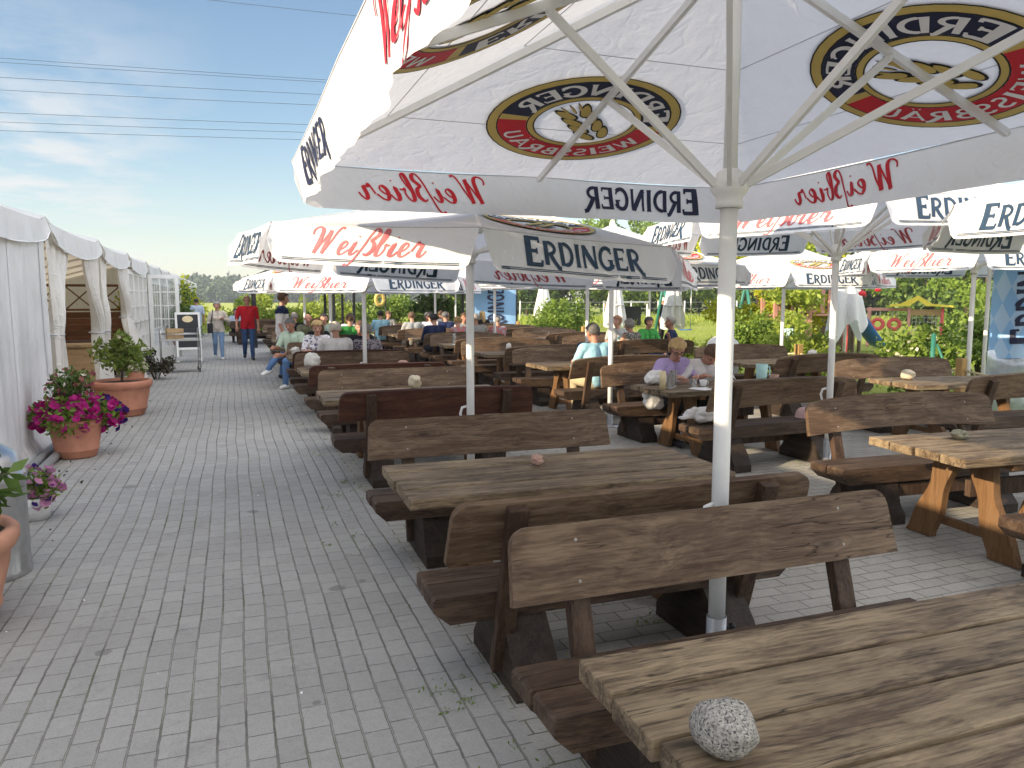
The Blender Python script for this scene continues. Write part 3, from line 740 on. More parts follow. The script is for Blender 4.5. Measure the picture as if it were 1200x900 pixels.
for i in range(NB):
    ya = Y0 + i * BAY
    def vf(u, v, ya=ya, i=i):
        y = ya + .02 + (BAY - .04) * u; s = math.sin(math.pi * u) ** .55
        drop = .17 + .135 * s
        x = TX + .06 + .035 * v + v * (.018 * math.sin(u * 21 + i) + .012 * math.sin(u * 47 + 2 * i)) + (.03 * v * math.exp(-((u - .0) / .05) ** 2))
        return T((x, y, TZ + bump(ya + BAY * u) * 1.0 - drop * v))
    b.grid(vf, 40, 4)
b.build('valance', M['tentskin'], ten)
b = MB()
for i in range(NB):
    ya = Y0 + i * BAY
    b.tube([T((TX + .10, ya + .02 + (BAY - .04) * k / 24, TZ + bump(ya + BAY * k / 24) - .17 - .135 * max(0, math.sin(math.pi * k / 24)) ** .55)) for k in range(25)], .008, 5, 0, False)
b.build('valance_hem', M['paper'], ten)
for i in range(NB + 1):
    y = Y0 + i * BAY
    b = MB(); b.box(T((TX - .03, y, 1.24)), (.09, .09, 2.48), 0, None, .006); b.box(T((TX - .03, y, .008)), (.2, .2, .016)); b.build('post', M['white'], ten)
    b = MB(); b.bar(T((TX - .03, y, 2.48)), T((TX - TW / 2, y, TZ + 1.08)), .07, .1); b.bar(T((TX - TW, y, 2.48)), T((TX - TW / 2, y, TZ + 1.08)), .07, .1)
    b.build('rafter', M['white'], ten)
b = MB(); b.bar(T((TX - .03, Y0, 2.36)), T((TX - .03, Y0 + NB * BAY, 2.36)), .06, .07); b.build('eave_rail', M['white'], ten)
def wallfn(y0, y1, ph):
    def f(u, v):
        y = y0 + (y1 - y0) * u; z = 2.34 - 2.33 * v
        fold = .016 * math.sin(y * 7 + ph) + .012 * math.sin(y * 17 + 1.3 * ph) + .010 * math.sin(y * 4.1 + 5 * v)
        return T((TX + .035 + fold * (.5 + .5 * v) + .16 * max(0, v - .93) / .07 * .6, y, max(.004, z)))
    return f
b = MB(); b.grid(wallfn(Y0, 10.36, 1), 300, 14); b.build('side_wall', M['tentwall'], ten)
b = MB(); b.grid(wallfn(21.95, Y0 + NB * BAY, 4), 300, 10); b.build('side_wall', M['tentwall'], ten)
b = MB(); b.grid(lambda u, v: T((TX - TW, Y0 + NB * BAY * u, 2.55 * (1 - v))), 4, 2); b.build('back_wall', M['tentwall'], ten)
for yy in (Y0, Y0 + NB * BAY):
    b = MB(); b.add([T((TX, yy, 0)), T((TX, yy, TZ)), T((TX - TW / 2, yy, TZ + 1.15)), T((TX - TW, yy, TZ)), T((TX - TW, yy, 0))], [(0, 1, 2, 3, 4)]); b.build('gable', M['tentwall'], ten)
m_win = plain('tent_window_film', (.40, .38, .33), .25, 0, .2, 2)
for i in range(9, 16):
    ya = Y0 + i * BAY
    b = MB(); b.box(T((TX + .085, ya + BAY / 2, 1.45)), (.012, 2.3, 1.2)); 
    w = b.build('window', m_win, ten)
    b = MB()
    for dy in (-1.17, -.4, .4, 1.17): b.box(T((TX + .095, ya + BAY / 2 + dy, 1.45)), (.02, .05, 1.26))
    for dz in (-.62, .62): b.box(T((TX + .094, ya + BAY / 2, 1.45 + dz)), (.019, 2.38, .05))
    b.build('frame', M['white'], w)
def curtain(t0, t1, tie, tz, tw, b0, b1, bx=0.0, ph=0.0, nf=5, x0=.03):
    def f(u, v):
        z = 2.33 - 2.32 * v; vt = (2.33 - tz) / 2.32
        if v < vt:
            s = v / vt; s = s * s * (3 - 2 * s); e0 = t0 + (tie - tw - t0) * s; e1 = t1 + (tie + tw - t1) * s
        else:
            s = (v - vt) / (1 - vt); s = s ** .8; e0 = tie - tw + (b0 - tie + tw) * s; e1 = tie + tw + (b1 - tie - tw) * s
        amp = .028 + .05 * math.exp(-((v - vt) / .22) ** 2)
        sl = .10 * math.exp(-((v - vt + .12) / .16) ** 2) * math.sin(u * 3.1)
        return T((TX + x0 + amp * math.sin(u * nf * 6.283 + ph) + sl * .6 + bx * max(0, v - vt) / (1 - vt) * (.4 + .6 * u), e0 + (e1 - e0) * u + .02 * math.sin(v * 9 + ph), z))
    b = MB(); b.grid(f, 60, 34); c = b.build('curtain', M['curtain'], ten)
    b = MB(); r = [(TX + x0 + .11 * math.cos(t * .524), tie + (tw + .03) * math.sin(t * .524), tz) for t in range(13)]
    b.tube([T(p) for p in r], .012, 6, 0, False); b.build('tie_band', M['seam'], c)
curtain(10.42, 11.75, 10.62, 1.22, .10, 10.46, 11.25, .12, .3, 4)
curtain(12.75, 14.12, 13.75, 1.12, .14, 13.2, 14.1, .10, 1.2, 5)
curtain(14.28, 14.95, 14.40, 1.12, .10, 14.28, 14.9, .06, 2.0, 3)
curtain(16.35, 17.95, 17.35, 1.28, .17, 16.5, 17.8, .62, .7, 6)
# welded seams, eyelets and ground webbing of the near wall
for k in range(10):
    y = -1.0 + k * 1.22; b = MB()
    b.grid(lambda u, v, y=y: tuple(Vector(wallfn(y, y + .05, 0)(u, v)) * 0 + Vector(wallfn(Y0, 10.36, 1)((y + .05 * u - Y0) / (10.36 - Y0), v)) + Vector((.005, 0, 0))), 1, 14)
    b.build('wall_seam', M['seam2'], ten)
b = MB()
for k in range(11):
    for z in (.30, .75, 1.2, 1.65, 2.05):
        if k == 10: b.tube([T((TX + .075, 10.28, z)), T((TX + .085, 10.28, z))], .018, 10)
b.build('eyelet', M['steel'], ten)
# white glazed door panels and one leaf standing open
def glazed_leaf(w, h, nx, ny, kick):
    """in the x-z plane, hinge at x=0"""
    fr = MB(); t = .05
    fr.box((.045, 0, h / 2), (.09, t, h)); fr.box((w - .045, 0, h / 2), (.09, t, h))
    fr.box((w / 2, 0, h - .05), (w - .18, t, .10)); fr.box((w / 2, 0, kick / 2), (w - .18, t, kick))
    iw = w - .18; ih = h - .10 - kick
    for i in range(1, nx): fr.box((.09 + iw * i / nx, 0, kick + ih / 2), (.026, .038, ih))
    for j in range(1, ny): fr.box((w / 2, 0, kick + ih * j / ny), (iw, .036, .026))
    gl = MB(); gl.box((w / 2, 0, kick + ih / 2), (iw, .008, ih))
    return fr, gl
m_pane = glassm('door_glass', (.86, .90, .92), .45)
for (x, y, rz) in ((TX + .02, 18.05, 90), (TX + .02, 19.0, 90), (TX + .02, 19.95, 90), (TX + .02, 20.9, 90), (TX + .06, 22.05, -4)):
    fr, gl = glazed_leaf(.93 if rz == 90 else .72, 2.26, 3, 5, .42)
    d = fr.build('door', M['white'], ten); d.location = T((x, y, .01)); d.rotation_euler = (0, 0, R_(rz))
    gl.build('pane', m_pane, d)
    b = MB(); hx = .86 if rz == 90 else .67; b.box((hx, -.035, 1.05), (.035, .012, .22)); b.bar((hx, -.04, 1.1), (hx, -.085, 1.1), .015, .015); b.bar((hx, -.085, 1.1), (hx - .12, -.085, 1.1), .018, .018)
    b.build('handle', M['steel'], d)
# ground pipes along the tent foot
for k, (x, y0, y1) in enumerate(((-1.86, 5.5, 9.9), (-1.74, 5.5, 9.7))):
    b = MB(); b.tube([(x, y0, .045), (x + .01, (y0 + y1) / 2, .045), (x - .02, y1, .045)], .042, 12)
    tag(b.build('ground_pipe', plain('grey_pipe', (.30, .31, .32), .5)), 'grey pipe lying along the foot of the tent wall, ' + ('against the tent' if k == 0 else 'on the path side'), 'pipe', 'pipes at the tent foot')

# inside the marquee
def lattice_screen(x0, x1, y, label):
    s = thing('lattice_screen', label, 'screen', ((x0 + x1) / 2, y, 0), 0, 'wooden screens inside the tent'); L = x1 - x0
    b = MB()
    for k in range(8): b.box((0, 0, .20 + .15 * k), (L, .03, .146))
    b.build('panel', M['tent_wood'], s)
    n = int(L / 1.25)
    for k in range(n + 1):
        q = MB(); q.box((-L / 2 + L * k / n, .0, 1.0), (.14, .09, 2.0)); q.build('post', M['tent_wood'], s)
    b = MB(); b.box((0, 0, 1.38), (L, .05, .05)); b.box((0, 0, 1.97), (L, .05, .06))
    for k in range(n):
        xa = -L / 2 + L * k / n + .08; xb = -L / 2 + L * (k + 1) / n - .08; m = 2
        for j in range(m):
            p0 = xa + (xb - xa) * j / m; p1 = xa + (xb - xa) * (j + 1) / m; pm = (p0 + p1) / 2
            b.bar((p0, 0, 1.40), (p1, 0, 1.95), .02, .03); b.bar((p0, .004, 1.95), (p1, .004, 1.40), .02, .03)
    b.build('lattice', M['tent_wood'], s)
    return s
lattice_screen(-9.2, -2.5, 21.3, 'varnished wooden screen with lattice top inside the open tent bays')
s = thing('serving_counter', 'pale wooden counter box with a white painted mark inside the open tent bay', 'counter', (-3.4, 16.2, 0))
b = MB(); b.box((0, 0, .40), (2.2, .6, .72)); b.build('body', M['pale_wood'], s)
b = MB(); b.box((0, 0, .79), (2.3, .7, .05), 0, None, .006); b.build('counter_top', M['pale_wood'], s)
b = MB(); b.bar((-.42, -.306, .42), (-.42, -.306, .58), .02, .004); b.bar((-.42, -.306, .58), (-.28, -.306, .42), .02, .004); b.bar((-.50, -.306, .41), (-.22, -.306, .41), .004, .02); b.tube([(-.46, -.306, .60), (-.52, -.306, .70), (-.60, -.306, .72)], .01, 5); b.build('painted_mark', M['paper'], s)
for k, (x, y) in enumerate(((-3.2, 18.4), (-5.6, 18.6))):
    s = thing('indoor_table', 'dark indoor table in the tent, ' + ('behind the pale counter' if k == 0 else 'deeper in the tent'), 'table', (x, y, 0), 0, 'dark tables inside the tent')
    b = MB(); b.box((0, 0, .74), (1.8, .8, .05), 0, None, .005); b.build('table_top', M['benchred'], s)
    for sx in (-.75, .75):
        for sy in (-.3, .3): q = MB(); q.box((sx, sy, .357), (.08, .08, .714)); q.build('leg', M['benchred'], s)
s = thing('hanging_lamp', 'round pendant lamp hanging from the tent ceiling in the first open bay', 'lamp', (-4.0, 15.5, 2.1))
b = MB(); b.ball((0, 0, 0), (.22, .22, .17), 16); b.build('lamp_shade', M['curtain'], s)
b = MB(); b.tube([(0, 0, .15), (0, 0, 1.0)], .008, 6); b.build('cord', M['black'], s)

# ------------------------------------------------------------------ beer-garden furniture
def make_bench(L, arch=0.0, red=False, pale=False):
    root = thing('bench', 'b', 'bench', (0, 0, 0), 0)
    mb_, mp, mbk = (M['benchred'] if red else M['bench']), M['post'], (M['benchred'] if red else M['board'])
    s = MB(); h = L / 2
    for y0, y1, dx in ((-.172, -.004, .0), (.004, .172, .008)):
        s.prism([(-h + dx, .41), (-h + .012 + dx, .42), (h - .012 - dx, .42), (h - dx, .41), (h - dx, .36), (h - .07, .30), (-h + .07, .30), (-h + dx, .36)], 'y', y0, y1)
    s.build('seat', M['bench'] if not red else M['bench'], root)
    d = Vector((0, -.235, .80)); d.normalize(); base = Vector((0, -.135, .06)); nrm = Vector((0, d.z, -d.y))
    px = h - .30
    for sx in (-px, px):
        q = MB(); q.bar(base + Vector((sx, 0, 0)), base + d * .80 + Vector((sx, 0, 0)), .085, .05, 0, nrm, .006)
        q.build('backrest_post', mp, root)
    # backrest: one wide board with rounded upper corners
    bl = L * .955; hb = bl / 2; out_ = []
    r = .07; nb = 20
    def topz(x): return .265 + arch * (1 - (x / hb) ** 2)
    out_ += [(-hb - .012, 0), (-hb + .0, topz(hb) - r)]
    out_ += [(-hb + r - r * math.cos(R_(a)), topz(hb) - r + r * math.sin(R_(a))) for a in (25, 50, 75, 90)]
    out_ += [(-hb + r + (bl - 2 * r) * k / nb, topz(-hb + r + (bl - 2 * r) * k / nb)) for k in range(1, nb)]
    out_ += [(hb - r + r * math.cos(R_(a)), topz(hb) - r + r * math.sin(R_(a))) for a in (90, 75, 50, 25)]
    out_ += [(hb, topz(hb) - r), (hb + .012, 0)]
    out_ += [(hb * (1 - 2 * k / nb), arch * .9 * (1 - (1 - 2 * k / nb) ** 2)) for k in range(1, nb)]
    m = MB(); m.prism(out_, 'y', 0, .036)
    org = base + d * .545 + nrm * .026
    def tr(v): return tuple(org + Vector((v[0], 0, 0)) + nrm * v[1] + d * v[2])
    m.v = [tr(v) for v in m.v]
    for sx in (-px, px):
        for zz_ in (.06, .205):
            c = Vector(tr((sx + .01, .037, zz_))); m.tube([c - nrm * .002, c + nrm * .002], .0062, 8, 1)
    m.build('backrest', [mbk, M['bolt']], root)
    prof = [(-.34, .002), (-.34, .07), (-.29, .16), (-.165, .298), (.15, .298), (.20, .13), (.25, .07), (.25, .002)]
    for sx in (-h + .40, h - .40):
        q = MB(); q.prism(prof, 'x', sx - .10, sx + .10); q.build('leg', M['block'], root)
    q = MB(); q.box((0, .12, .23), (L - .98, .05, .10)); q.build('stretcher', M['post'], root)
    return root
def make_table(L, W=.82):
    root = thing('beer_table', 't', 'table', (0, 0, 0), 0); h = L / 2
    s = MB(); pw = W / 4
    for k in range(4):
        y = -W / 2 + pw * (k + .5); dx = (.0, .006, -.004, .003)[k]
        s.box((dx, y, .672 + (.0, .002, -.001, .001)[k]), (L, pw - .017, .056), 0, None, .007)
    s.build('table_top', M['top'], root)
    for sx in (-h + .42, h - .42):
        for sy in (-1, 1):
            pl = []; pr_ = []
            for k in range(15):
                t = k / 14; z = .004 + .60 * t
                cy = .135 + .205 * (1 - t) ** 1.25; w = .098 - .035 * math.exp(-((t - .62) / .22) ** 2) + .012 * math.exp(-((t - .30) / .2) ** 2) + .01 * (t < .05)
                pl.append((sy * (cy - w), z)); pr_.append((sy * (cy + w), z))
            q = MB(); q.prism(pl + pr_[::-1], 'x', sx - .026, sx + .026); q.build('leg', M['tleg'], root)
        q = MB(); q.box((sx, 0, .624), (.07, W - .06, .038)); q.build('batten', M['tleg'], root)
        q = MB(); q.box((sx - .048 * (1 if sx > 0 else -1), 0, .13), (.036, .56, .055)); q.build('foot_rail', M['tleg'], root)
    q = MB(); q.box((0, 0, .40), (L - .90, .045, .11)); q.build('stretcher', M['post'], root)
    return root
# kinds of bench: straight board, arched board, red-brown board
bA = make_bench(1.80); bArch = make_bench(1.85, .045); bRed = make_bench(1.80, .008, True)
tA = make_table(1.82)
used = set()
def put(src, x, y, rz, label, group, sc=(1, 1, 1)):
    o = src if src.name not in used else copy_tree(src)
    used.add(src.name)
    o.location = (x, y, 0); o.rotation_euler = (0, 0, rz); o.scale = sc; o['label'] = label; o['group'] = group
    return o
ORD = ['first', 'second', 'third', 'fourth', 'fifth', 'sixth', 'seventh', 'eighth', 'ninth']
PI = math.pi
GB, GT = 'heavy wooden benches of the beer garden', 'heavy wooden tables of the beer garden'
SPECIAL = {}
def rowset(rowname, tabs, kinds):
    for i, (x, y, a) in enumerate(tabs):
        lt, ln, lf = kinds[i]
        rj = (rnd.uniform(-.012, .012), rnd.uniform(-.02, .02), rnd.uniform(-.02, .02))
        ca, sa = math.cos(a), math.sin(a)
        sxy = (rnd.uniform(.98, 1.03), 1, 1)
        if lt: put(tA, x, y, a + rj[0], lt, GT, sxy)
        for sgn, (src, lab) in ((-1, ln), (1, lf)):
            if src is None: continue
            ox, oy = rnd.uniform(-.05, .05), sgn * (.78 + rnd.uniform(-.02, .03))
            put(src, x + ox * ca - oy * sa, y + ox * sa + oy * ca, a + (0 if sgn < 0 else PI) + rj[1 if sgn < 0 else 2], lab, GB, sxy)
def gen(row, i, nearsrc, farsrc):
    return (f'brown plank table, {ORD[i]} from the camera in the {row}',
            (nearsrc, f'bench on the near side of the {ORD[i]} table in the {row}'),
            (farsrc, f'bench on the far side of the {ORD[i]} table in the {row}'))
XA = 1.66
rowA = [(1.72, 1.36, 0), (XA + .02, 3.90, .0), (XA + .06, 7.70, .0), (XA + .06, 10.55, 0), (XA + .08, 13.1, 0), (XA + .1, 15.7, 0), (XA + .1, 18.3, 0), (XA + .1, 21.0, 0), (XA + .1, 23.7, 0)]
kA = [gen('row beside the path', i, bRed if i in (2, 3, 4, 6) else bA, bA) for i in range(9)]
kA[0] = ('worn plank table in the near foreground with a granite stone on it', (None, ''), (bA, 'bench with a wide scratched backrest, between the foreground table and the big parasol pole'))
kA[1] = ('worn plank table of the second set, a small pink stone lying on it', (bA, 'bench with its back to the camera just beyond the big parasol pole'), (bA, 'bench with a mottled backrest across the table with the pink stone'))
kA[2] = ('plank table just past the first aisle with a cream wedge-shaped stone on it', (bRed, 'nearest red-brown bench, its back to the camera, just past the first aisle'), (bA, 'bench with a long pale grey-brown backrest directly behind the red-brown one'))
rowset('A', rowA, kA)
XB = 5.02
rowB = [(5.02, 3.62, -.06), (5.05, 7.15, .03), (5.02, 10.3, .02), (5.0, 12.85, .02), (5.0, 15.5, 0), (4.95, 18.1, 0), (4.9, 20.6, 0), (4.9, 23.2, 0)]
kB = [gen('middle row', i, bArch, bArch) for i in range(8)]
kB[0] = ('table with sunlit orange curved legs and a flat grey-green stone on it', (bArch, 'bench end in front of the table with orange curved legs, at the right edge'), (bArch, 'bench with an arched backrest behind the table with orange curved legs'))
kB[1] = ('table where the woman in lavender sits, crowded with glasses, a candle and white cloth', (bArch, 'bench holding a white carrier bag and a pink cap on its seat'), (bArch, 'bench under the woman in lavender and the man in white'))
kB[2] = ('empty plank table left of the man in pale blue, its end in the sun', (bArch, 'bench on which the man in the pale blue shirt sits'), (bArch, 'bench facing the camera behind the empty table beside the man in pale blue'))
kB[3] = ('plank table in the middle row with a small white stone on its near end', kB[3][1], kB[3][2])
rowset('B', rowB, kB)
RN = 'row by the rope fence'
rowC = [(8.0, 6.65, -.12), (7.95, 9.65, -.04), (7.45, 13.8, 0), (7.6, 17.2, 0), (7.6, 20.2, .0), (7.5, 23.4, 0)]
kC = [gen(RN, i, bArch, bArch) for i in range(6)]
kC[0] = ('plank table at the right by the rope fence with a cream stone on its edge', (bArch, 'bench at the right edge, in front of the table with the cream stone'), (bArch, 'arched bench with a dark sagging board behind the table with the cream stone'))
kC[2] = ('table between the woman in green and the woman in a patterned top', (bArch, 'bench under the woman in the patterned top and the grey-haired man in navy'), (bArch, 'bench under the woman in grey and the woman in green'))
rowset('C', rowC, kC)
rowset('D', [(.75, 30.5, 0)], [('dark table at the far end of the path behind the woman with the shoulder bag', (bA, 'dark bench at the far end of the path with its back to the camera'), (bA, 'dark bench at the far end of the path facing the camera'))])
# ------------------------------------------------------------------ people
def shirt(name, col, pat=None, sc=30, thr=.55):
    m, t, b = mat(name); k = NT(t); co = k.n('ShaderNodeTexCoord').outputs['Object']
    f = k.noise(co, 9, 4)
    base = k.mix(k.ramp(f, [(.3, 0.0), (.7, 1.0)]), c4(tuple(x * .9 for x in col)), c4(tuple(min(1, x * 1.08) for x in col)))
    if pat:
        g = k.noise(co, sc, 2); base = k.mix(k.ramp(g, [(thr, 0.0), (thr + .04, 1.0)]), base, c4(pat))
    k.link(base, b.inputs['Base Color']); b.inputs['Roughness'].default_value = .85; b.inputs['Specular IOR Level'].default_value = .15
    bp = k.n('ShaderNodeBump', {'Height': k.noise(co, 16, 3), 'Strength': .5, 'Distance': .02}); k.link(bp.outputs[0], b.inputs['Normal'])
    return m
SK = plain('skin', (.50, .27, .19), .55, 0, .06, 12); SK2 = plain('tanned_skin', (.42, .21, .14), .55, 0, .06, 12)
CL = dict(white=shirt('white_cotton_shirt', (.72, .70, .69)), cream=shirt('striped_cream_shirt', (.56, .50, .42), (.66, .62, .56), 60), red=shirt('red_polo', (.40, .012, .02)), mint=shirt('mint_polo', (.48, .60, .47)),
          paleblue=shirt('pale_blue_shirt', (.34, .60, .72)), lav=shirt('lavender_sweater', (.42, .33, .58)), navy=shirt('navy_shirt', (.018, .028, .075)), black=shirt('black_shirt', (.014, .014, .017)),
          floral=shirt('white_floral_blouse', (.66, .64, .66), (.07, .08, .16), 22, .56), floral2=shirt('grey_floral_blouse', (.36, .33, .36), (.06, .05, .09), 30, .5), patt=shirt('patterned_top', (.42, .40, .36), (.05, .05, .045), 45, .48),
          grey=shirt('grey_top', (.33, .34, .33)), green=shirt('green_top', (.045, .24, .055)), coral=shirt('coral_striped_top', (.58, .20, .19), (.36, .34, .38), 12, .5), denim=shirt('blue_denim', (.10, .18, .34)), ldenim=shirt('light_denim', (.20, .30, .46)),
          ddenim=shirt('dark_denim', (.035, .07, .16)), khaki=shirt('khaki_trousers', (.42, .35, .22)), dark=shirt('dark_trousers', (.025, .025, .03)), skyb=shirt('light_blue_blouse', (.40, .47, .58)), olive=shirt('olive_shirt', (.10, .10, .06)), sage=shirt('sage_shirt', (.28, .36, .30)))
HR = dict(grey=plain('grey_hair', (.30, .28, .26), .7, 0, .3, 40, .5), white=plain('white_hair', (.62, .58, .50), .7, 0, .2, 40, .5), brown=plain('brown_hair', (.10, .055, .03), .6, 0, .4, 40, .5),
          blond=plain('blond_hair', (.42, .28, .12), .6, 0, .35, 40, .5), dark=plain('dark_hair', (.018, .013, .012), .5, 0, .4, 40, .5), red=plain('auburn_hair', (.22, .10, .05), .6, 0, .3, 40, .5), dgrey=plain('dark_grey_hair', (.11, .105, .10), .6, 0, .3, 40, .5))
SHOE = dict(white=plain('white_shoe', (.68, .68, .66), .6), dark=plain('dark_shoe', (.03, .03, .035), .6))
LIP = plain('lips', (.36, .12, .10), .5)
def ik(a, c, l1, l2, pole):
    a = Vector(a); c = Vector(c); d = c - a; L = min(d.length, l1 + l2 - .004); d.normalize()
    k = (l1 * l1 - l2 * l2 + L * L) / (2 * L); h = math.sqrt(max(0, l1 * l1 - k * k))
    pv = Vector(pole); pv = pv - d * pv.dot(d); pv.normalize()
    return a + d * k + pv * h, a + d * L
PEOPLE = []
def person(label, x, y, rz, top, legs, hair, kind='sit', h=1.72, lean=.05, yaw=0.0, pitch=0.0, arms=('table', 'table'), sleeve=.5, group=None, legpose=None, shoes='dark', skin=None, hstyle='short', glasses=False, z0=0.0, female=False, vox=.012, low=True):
    s = h / 1.75; S = {}
    V = Vector
    hipz = (.525 / s if kind == 'sit' else .93)
    rot = Matrix.Rotation(-lean, 3, 'X')
    P = V((0, 0, hipz))
    def up(v): return P + rot @ V(v)
    sw = .175 if female else .20
    chest, neck = up((0, .0, .34)), up((0, -.005, .505)); head = neck + rot @ V((0, .025, .155))
    Hm = Matrix.Rotation(yaw, 3, 'Z') @ Matrix.Rotation(-lean * .6 - pitch, 3, 'X')
    head = neck + V((0, 0, .02)) + Hm @ V((0, .03, .135))
    SHL, SHR = up((-sw, 0, .445)), up((sw, 0, .445))
    seg = []        # p0,p1,r0,r1,tag
    A_ = lambda p0, p1, r0, r1, t: seg.append((V(p0), V(p1), r0, r1, t))
    tw = .105 if female else .12
    # torso: three broad bones side by side make an oval section
    for sx in (-1, 1):
        A_(up((sx * .06, 0, .0)), up((sx * .055, .01, .20)), .108, .098 if female else .11, 'torso')
        A_(up((sx * .055, .01, .20)), up((sx * .085, 0, .38)), .10 if female else .112, .098 if female else .108, 'torso')
        A_(up((sx * .05, -.01, .43)), up((sx * (sw - .02), -.005, .445)), .07, .062, 'torso')
    if female: 
        for sx in (-1, 1): A_(up((sx * .075, .085, .30)), up((sx * .07, .09, .29)), .055, .055, 'torso')
    else: A_(up((0, .05, .12)), up((0, .04, .22)), .10, .10, 'torso')
    A_(neck - rot @ V((0, 0, .06)), head - Hm @ V((0, .02, .06)), .058, .05, 'neck')
    A_(head + Hm @ V((0, -.012, .025)), head + Hm @ V((0, -.012, .03)), .088, .088, 'head')
    A_(head + Hm @ V((0, .02, -.02)), head + Hm @ V((0, .038, -.075)), .07, .042, 'head')
    A_(head + Hm @ V((0, .08, .01)), head + Hm @ V((0, .103, -.024)), .010, .017, 'head')          # nose
    for sx in (-1, 1):
        A_(head + Hm @ V((sx * .082, -.005, .01)), head + Hm @ V((sx * .086, -.01, -.03)), .017, .012, 'head')   # ears
        A_(head + Hm @ V((sx * .035, .062, .032)), head + Hm @ V((sx * .05, .055, .03)), .016, .014, 'head')     # brow
        A_(head + Hm @ V((sx * .04, .05, -.025)), head + Hm @ V((sx * .045, .048, -.03)), .022, .02, 'head')     # cheek
    hands = []
    for i, (sx, sh) in enumerate(((-1, SHL), (1, SHR))):
        a = arms[i]
        if a == 'table': w = V((sx * .13, .42 + .02 * i, (.755 - 0) / s)); pole = (sx * .5, -.25, -.85)
        elif a == 'lap': w = V((sx * .10, .27, .66 / s)); pole = (sx * .8, -.4, -.5)
        elif a == 'down': w = sh + V((sx * .07, .05, -.52)); pole = (sx * .3, -1, 0)
        elif a == 'swing': w = sh + V((sx * .09, .16, -.47)); pole = (sx * .3, -1, -.1)
        elif a == 'back': w = sh + V((sx * .09, -.10, -.50)); pole = (sx * .3, -1, .1)
        elif a == 'strap': w = sh + V((-sx * .03, .17, -.16)); pole = (sx * .7, -.2, -1)
        else: w = V(a[:3]) / 1.0; pole = a[3] if len(a) > 3 else (sx * .8, -.3, -.7)
        el, w = ik(sh, w, .285, .255, pole)
        A_(sh, sh.lerp(el, .5), .055, .048, 'uarm'); A_(sh.lerp(el, .5), el, .047, .040, 'uarm2'); A_(el, w, .040, .027, 'farm')
        d = (w - el).normalized(); A_(w, w + d * .07, .026, .034, 'hand')
        hands.append((w, d, sx))
    hipw = .095
    for i, sx in enumerate((-1, 1)):
        hp = P + V((sx * hipw, .0, -.01))
        if legpose and legpose[i]: kn, an = V(legpose[i][0]), V(legpose[i][1])
        elif kind == 'sit': kn, an = V((sx * .11, .43, .50 / s)), V((sx * .115, .40 + .05 * i, .09))
        elif kind == 'walk': 
            kn, an = (V((sx * .09, .12, .52)), V((sx * .09, .20, .09))) if i == 0 else (V((sx * .09, .05, .50)), V((sx * .095, -.20, .13)))
        else: kn, an = V((sx * .10, .03, .50)), V((sx * .105, -.02, .085))
        A_(hp, kn, .088, .060, 'thigh'); A_(kn, kn.lerp(an, .45), .058, .052, 'shin'); A_(kn.lerp(an, .45), an, .052, .038, 'shin')
        fd = V((sx * .10, 1, -.02)); 
        if legpose and legpose[i] and len(legpose[i]) > 2: fd = V(legpose[i][2])
        fd.normalize()
        A_(an + V((0, 0, -.045)) - fd * .03, an + V((0, 0, -.055)) + fd * .13, .040, .032, 'foot' if i == 0 else 'foot2')
    tb = MB()
    for p0, p1, r0, r1, t in seg:
        L = (p1 - p0).length; n = 3
        d = (p1 - p0).normalized() if L > 1e-6 else V((0, 0, 1))
        pts = [p0 - d * r0 * .98, p0 - d * r0 * .87, p0 - d * r0 * .5, p0, p0.lerp(p1, .5), p1, p1 + d * r1 * .5, p1 + d * r1 * .87, p1 + d * r1 * .98]
        rr = [r0 * .2, r0 * .5, r0 * .87, r0, (r0 + r1) / 2, r1, r1 * .87, r1 * .5, r1 * .2]
        tb.tube(pts, rr, 12)
    o = tb.build('person_tmp', SK)
    md = o.modifiers.new('r', 'REMESH'); md.mode = 'VOXEL'; md.voxel_size = vox / s
    sm = o.modifiers.new('s', 'SMOOTH'); sm.factor = .5; sm.iterations = 5
    PEOPLE.append((o, locals().copy()))

